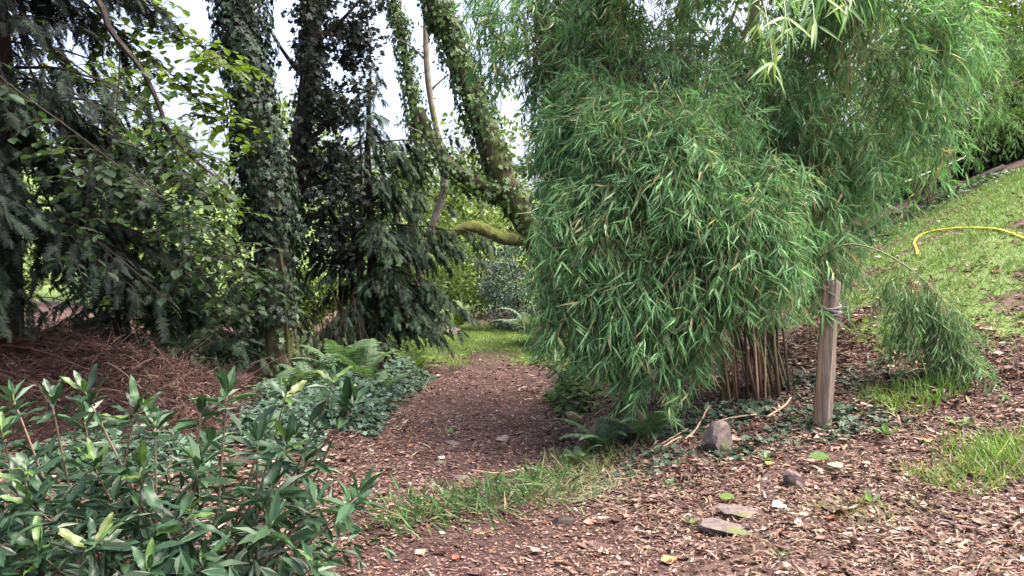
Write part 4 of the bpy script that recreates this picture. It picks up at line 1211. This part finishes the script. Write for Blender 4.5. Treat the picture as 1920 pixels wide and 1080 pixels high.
# single fallen leaves that stand out
T_MAPLE = [(0, 0, 0), (-.35, .08, .04), (-.28, .3, 0), (-.62, .5, .06), (-.25, .58, 0), (0, 1, .05), (.25, .58, 0), (.62, .5, .05), (.28, .3, 0), (.35, .08, .03)]
for name, lab, x, y, S, az, c, T, F, lift in [
        ('fallen_leaf', 'orange fallen leaf at the bottom edge of the photo', .75, 3.93, .10, .4, (.42, .20, .09), T_DL, F_DL, .02),
        ('fallen_leaf', 'pale cream lobed leaf lying alone on the dark soil', .50, 4.09, .075, 1.9, (.62, .48, .32), T_MAPLE, F_IVY, .02),
        ('fallen_leaf', 'yellow leaf on the litter between two stones', 1.72, 5.15, .055, 2.4, (.70, .55, .05), T_DL, F_DL, .04),
        ('fallen_leaf', 'reddish brown leaf beside the dark clod', .42, 4.60, .085, .2, (.40, .17, .12), T_DL, F_DL, .02),
        ('fallen_leaf', 'red leaf at the lower left of the grass clump', -.28, 4.06, .06, 2.2, (.35, .09, .06), T_DL, F_DL, .02),
        ('fallen_leaf', 'tan leaf near the left end of the grass clump', -.52, 4.15, .085, .9, (.48, .28, .16), T_DL, F_DL, .02),
        ('fallen_leaf', 'white curled leaf on the middle of the path', -.55, 5.95, .08, 1.3, (.70, .66, .58), T_DL, F_DL, .03),
        ('fallen_leaf', 'grey green leaf lying on the path left of the grass', -.62, 4.98, .09, .1, (.34, .36, .28), T_DL, F_DL, .02),
        ('fallen_leaf', 'orange leaf beside the left bank undergrowth', -1.42, 6.0, .09, 2.6, (.42, .16, .07), T_DL, F_DL, .03),
        ('fallen_leaf', 'big green leaf lying on the litter in front of the post', 2.08, 5.10, .14, 2.9, (.075, .16, .035), T_BROAD, F_BROAD, .06),
        ('fallen_leaf', 'pale silvery leaf below the big green leaf', 2.10, 4.95, .13, 2.0, (.34, .42, .30), T_BROAD, F_BROAD, .04),
        ('fallen_leaf', 'pale green leaf right of the flat stone', 1.50, 4.50, .11, .3, (.42, .50, .34), T_BROAD, F_BROAD, .03),
        ('fallen_leaf', 'yellow green leaf above the flat stone', 1.34, 4.68, .10, 2.7, (.12, .20, .045), T_BROAD, F_BROAD, .03),
        ('fallen_leaf', 'rusty leaf in the lower right litter', 2.83, 5.25, .09, 3.0, (.42, .20, .12), T_DL, F_DL, .02)]:
    z = hz(x, y) + lift
    m1 = MB(); scatter(m1, T, F, [(x, y, z)], [(math.cos(az), math.sin(az), .06)], [(0, -.35, 1)], S, S * .75, np.array([c]))
    ob = m1.build(name, M_DEAD if "green" not in lab else M_BROAD, origin=(x, y, z))
    tag(ob, lab, 'leaf', 'loose fallen leaves')

# ---- small weeds
def weed(x, y, S, n, lab, cols):
    z = hz(x, y); root = thing('weed', (x, y, z), lab, 'weed', 'small weeds in the litter')
    for k in range(n):
        a = 6.283 * k / n + rng.normal(0, .3); e = rng.uniform(.35, 1.1)
        d = np.array([math.cos(a) * math.cos(e), math.sin(a) * math.cos(e), math.sin(e)])
        m1 = MB(); q = np.array([x, y, z]) + d * S * .35
        tube(m1, [(x, y, z - .01), q], [.0025, .0018], 4, (.12, .16, .06))
        scatter(m1, T_BROAD, F_BROAD, [q], [d + np.array([0, 0, -.25])], [(0, 0, 1.) - d * .3], S, S * .5, pal(1, cols)); m1.build('leaf', M_BROAD, root)


for x, y, S, n, lab in [(2.62, 5.45, .10, 6, 'broad-leaved weed right of the post foot'), (1.72, 5.30, .07, 5, 'grey green weed above the yellow leaf'), (1.02, 4.42, .06, 5, 'tiny seedling left of the flat stone'),
                        (2.05, 4.45, .08, 5, 'small weed in the lower right litter'), (1.05, 5.15, .06, 5, 'small weed in front of the ivy patch'), (-.98, 4.1, .09, 5, 'dark weed at the left path edge in the foreground'),
                        (-.55, 7.05, .06, 5, 'small green weed in the middle of the path'), (3.15, 5.5, .09, 6, 'pale weed below the arching bamboo tip'), (1.35, 3.9, .06, 4, 'sprout at the bottom edge near the orange leaf')]:
    weed(x, y, S, n, lab, [(.08, .15, .06), (.11, .18, .08)])

# ================================================================== STONES, LOGS, STICKS
def stone(name, lab, x, y, sx, sy, sz, rot, mat, seed, tilt=0., sink=.25, group='stones in the litter'):
    import bmesh
    r = np.random.default_rng(seed)
    bm = bmesh.new(); bmesh.ops.create_icosphere(bm, subdivisions=3, radius=1)
    V = np.array([v.co[:] for v in bm.verts])
    for k in range(16):                          # chop facets
        n = nrm(r.normal(size=3)); dlt = r.uniform(.42, .78)
        s = V @ n; over = s > dlt; V[over] -= np.outer(s[over] - dlt, n)
    V += .012 * r.normal(size=V.shape)
    V /= np.abs(V).max(0)
    V *= [sx, sy, sz]
    R_ = np.array(Matrix.Rotation(rot, 3, 'Z') @ Matrix.Rotation(tilt, 3, 'Y')); V = V @ R_.T
    f = np.array([[v.index for v in p.verts] for p in bm.faces]); bm.free()
    z = hz(x, y) + sz * (1 - 2 * sink)
    mb = MB(); mb.add(V + [x, y, z], f)
    o = mb.build(name, mat, origin=(x, y, z)); return tag(o, lab, 'stone', group)


stone('stone', 'large upright purplish stone in the litter right of the bamboo skirt', 1.50, 5.66, .15, .10, .15, .5, M_STONE, 3, .7, .38)
stone('flat_stone', 'flat grey stone slab at the bottom among dead leaves', 1.18, 4.32, .19, .12, .045, -.2, M_STONE, 5, .05, .46)
stone('flat_stone', 'thin brown stone ledge just behind the flat slab', 1.30, 4.50, .15, .08, .05, .1, M_STONE, 8, .1, .45)
stone('stone', 'small pointed stone in dry grass below the post', 1.76, 4.87, .10, .07, .085, .9, M_STONE, 9, .4, .42)
stone('stone', 'tan stone at the path edge left of the fern', .58, 7.25, .10, .08, .075, .3, M_STONE_PALE, 12, .2, .25)
stone('stone', 'rounded brown stone standing at the path edge', .70, 6.52, .065, .06, .13, .2, M_STONE_PALE, 15, .3, .25)
stone('stone', 'grey stone at the path edge left of the tan stone', .50, 6.92, .09, .07, .05, .3, M_STONE, 17, 0, .3)
stone('soil_clod', 'dark clod of earth right of the grass clump', .30, 4.63, .075, .05, .035, .1, M_BARK_DARK, 19, 0, .25, None)
stone('stone', 'dark stone at the left edge of the clearing', -1.35, 15.9, .32, .2, .14, .1, M_STONE, 21, 0, .3)
for k, (x, y, s, lab) in enumerate([(-.62, 5.45, .10, 'worn grey stone flush with the path, nearest one'), (-.55, 5.95, .09, 'worn stone flush with the path behind the nearest one'), (-.52, 6.7, .11, 'flat grey stone sunk in the middle of the path'), (-.35, 5.6, .08, 'small flat stone sunk in the path beside the grass')]):
    stone('path_stone', lab, x, y, s, s * .7, .02, rng.uniform(0, 3), M_STONE, 30 + k, 0, .35)


def stick(name, lab, pts, r0, r1, mat, cat='stick', group='loose sticks', sides=6, rough=.06, col=(.34, .25, .18)):
    mb = MB(); P = spline(pts, 12); tube(mb, P, np.linspace(r0, r1, 12), sides, col, rough)
    o = mb.build(name, mat, origin=tuple(P[0]), smooth=True); return tag(o, lab, cat, group)


def gp(x, y, l=.015):
    return (x, y, hz(x, y) + l)


stick('mossy_log', 'mossy green branch lying slantwise at the right path edge', [(1.06, 6.75, .50), (.86, 6.55, .29), (.69, 6.38, .13), (.50, 6.2, .03)], .045, .028, M_BARK_MOSS2, 'log', None, 9, .14)
stick('broken_branch', 'pale broken branch leaning among the bamboo leaves', [gp(.93, 6.55, .30), gp(1.0, 6.4, .20), gp(1.08, 6.25, .10), gp(1.14, 6.15, .0)], .035, .042, M_STONE_PALE, 'branch', None, 8, .1)
stick('dry_stick', 'pale dry cane slanting out of the bamboo foot', [gp(1.32, 5.95), gp(1.45, 6.15, .03), gp(1.62, 6.45, .08)], .010, .008, M_TWIG)
stick('dry_stick', 'pale dry cane lying level in front of the bamboo foot', [gp(1.50, 6.12, .03), gp(1.68, 6.14, .05), gp(1.92, 6.14, .04)], .009, .006, M_TWIG)
stick('dry_stick', 'thin cane lying between the fern and the large stone', [gp(.98, 5.85), gp(1.2, 6.0, .03), gp(1.42, 6.22, .03)], .007, .005, M_TWIG)
stick('dry_stick', 'short dry cane left of the large upright stone', [gp(1.12, 5.85), gp(1.22, 5.95, .03), gp(1.3, 6.0, .03)], .009, .007, M_TWIG)
stick('dry_stick', 'dry cane lying left of the post base', [gp(1.98, 6.1), gp(2.15, 6.2, .04), gp(2.28, 6.4, .03)], .009, .007, M_TWIG)
stick('twig', 'thin twig lying across the middle of the path', [gp(-.3, 5.75), gp(-.1, 5.72), gp(.1, 5.85), gp(.3, 5.9)], .006, .003, M_TWIG)
stick('twig', 'short forked twig lying on the left side of the path', [gp(-.75, 6.6), gp(-.68, 6.45), gp(-.64, 6.3)], .007, .004, M_TWIG)
stick('edging_log', 'long dark log edging the top of the lawn', [gp(4.8, 11.2, .03), gp(5.9, 12.3, .05), gp(7.4, 13.4, .05), gp(8.8, 14.2, .05)], .05, .045, M_BARK_DARK, 'log', None, 8, .1)

# ================================================================== POST, STAKES, ROPE, HOSE
PX, PY = 2.29, 5.78
pz = hz(PX, PY)
post = thing('wooden_post', (PX, PY, pz), 'weathered wooden post tied with rope right of the bamboo', 'post')
prof = [(-.052, -.048), (.010, -.066), (.055, -.040), (.064, .020), (.030, .058), (-.040, .052), (-.066, .006)]
mb = MB(); zs_ = [-.12, 0, .2, .4, .6, .8, .95, 1.055, 1.075]
V, F = [], []
for i, zz in enumerate(zs_):
    s = np.interp(zz, [0, .5, 1.06, 1.08], [1.05, .96, .86, .80])
    for j, (a, b) in enumerate(prof):
        V.append((PX + a * s + .055 * zz + .004 * math.sin(zz * 9 + j * 2), PY + b * s + .004 * math.cos(zz * 7 + j), pz + zz + (.016 * math.sin(j * 2.1) if i >= 7 else 0)))
m = len(prof)
for i in range(len(zs_) - 1):
    for j in range(m):
        a, b = i * m + j, i * m + (j + 1) % m
        F += [(a, b, b + m), (a, b + m, a + m)]
t0 = (len(zs_) - 1) * m
F += [(t0, t0 + k, t0 + k + 1) for k in range(1, m - 1)]
mb.add(V, F); mb.build('shaft', M_POST, post)
mb = MB(); V, F = [], []                            # split strip down the left side
sp = [(-.080, -.030), (-.050, -.058), (-.046, -.02), (-.07, .01)]
zl = [.02, .35, .62, .80, 1.02]
for i, zz in enumerate(zl):
    for j, (a, b) in enumerate(sp):
        V.append((PX + a * np.interp(zz, [0, .6, 1], [1, .9, .82]) - .006 * (i == 2) + .055 * zz, PY + b, pz + zz + .01 * j))
for i in range(len(zl) - 1):
    for j in range(4):
        a, b = i * 4 + j, i * 4 + (j + 1) % 4
        F += [(a, b, b + 4), (a, b + 4, a + 4)]
F += [(16, 17, 18), (16, 18, 19), (0, 2, 1), (0, 3, 2)]
mb.add(V, F); mb.build('split_strip', M_POST_DARK, post)
rope = thing('rope', (PX + .05, PY, pz + .86), 'grey rope wound round the top of the weathered post', 'rope')
for zz, t_, rr in ((.832, .05, .012), (.857, -.06, .0125), (.882, .03, .011)):
    th = np.linspace(0, 2 * np.pi, 29)
    P = np.stack([PX + .055 * zz + .070 * np.cos(th), PY + .069 * np.sin(th), pz + zz + .014 * np.sin(th + t_ * 20) + t_ * .1 * np.cos(th)], 1)
    mb = MB(); tube(mb, P, rr, 6, rough=.06, cap=False); mb.build('coil', M_ROPE, rope, True)
for k in range(8):
    mb = MB(); q = np.array([PX + .115, PY + .01, pz + .885]); e = q + [rng.uniform(.03, .09), rng.normal(0, .03), rng.uniform(-.02, .07)]
    tube(mb, bez(q, (q + e) / 2 + rng.normal(0, .015, 3), e, 5), [.003, .0025, .002, .0016, .001], 3); mb.build('frayed_strand', M_ROPE, rope)

sx_, sy_ = 3.13, 7.7; sz_ = hz(sx_, sy_)
st = thing('stake', (sx_, sy_, sz_), 'short dark stake standing behind the weathered post', 'post')
mb = MB(); tube(mb, [(sx_, sy_, sz_ - .1), (sx_ + .005, sy_, sz_ + .2), (sx_ + .01, sy_, sz_ + .46)], [.045, .042, .040], 7, rough=.06); mb.build('shaft', M_POST_DARK, st)
mb = MB(); tube(mb, [(sx_ + .01, sy_, sz_ + .455), (sx_ + .012, sy_, sz_ + .475)], [.040, .028], 7, rough=.05); mb.build('top', M_POST, st)

x, y = 7.9, 14.4; z = hz(x, y)
st = thing('stake', (x, y, z), 'pale wooden stake under the bamboo at the top of the lawn', 'post')
mb = MB(); tube(mb, [(x, y, z - .1), (x - .02, y, z + .6), (x - .03, y, z + 1.25)], [.085, .08, .075], 8, rough=.05); mb.build('shaft', M_BARK_GREY, st)

x, y = 8.75, 15.0; z = hz(x, y)
tr = thing('slanting_tree', (x, y, z), 'small tree with thin slanting dark stems at the top of the lawn', 'tree')
for dx, hh, ln, r in ((0, 2.6, .75, .07), (.16, 2.4, .45, .05), (-.2, 2.0, .25, .04), (-.42, 1.8, .1, .035)):
    mb = MB(); tube(mb, bez((x + dx, y, z - .1), (x + dx + ln * .4, y, z + hh * .5), (x + dx + ln, y, z + hh), 8), np.linspace(r, r * .5, 8), 7, rough=.06); mb.build('trunk', M_BARK_DARK, tr, True)
mb = MB(); leaf_cloud(mb, ellipsoid_clumps((x + .6, y - .1, z + 2.9), (1.7, 1.2, 1.2), 40, .7), .4, 65, .13, [(.05, .09, .03), (.075, .125, .035)], aspect=.34, droop=.8)
mb.build('crown', M_BROAD, tr, kind='stuff')

P = spline([(5.05, 10.2, 2.55), (5.8, 10.9, 2.78), (6.6, 11.7, 3.02), (7.2, 12.6, 3.22), (7.88, 14.3, 3.6)], 30)
mb = MB(); tube(mb, P, .005, 5); tag(mb.build('cord', M_ROPE_W, origin=tuple(P[0]), smooth=True), 'thin white cord strung below the bamboo at upper right', 'cord')

hp = [(4.70, 9.16), (4.78, 9.32), (5.02, 9.85), (5.26, 10.22), (5.40, 10.19), (5.48, 9.78), (5.49, 9.35), (5.48, 8.92), (5.46, 8.6), (5.46, 8.25), (5.52, 7.7), (5.7, 7.2)]
P = spline([(a, b, hz(a, b) + .022) for i, (a, b) in enumerate(hp)], 70)
hose = MB(); tube(hose, P, .0135, 8)
tag(hose.build('garden_hose', M_HOSE, origin=tuple(P[0]), smooth=True), 'yellow garden hose curving over the lawn at right', 'hose')
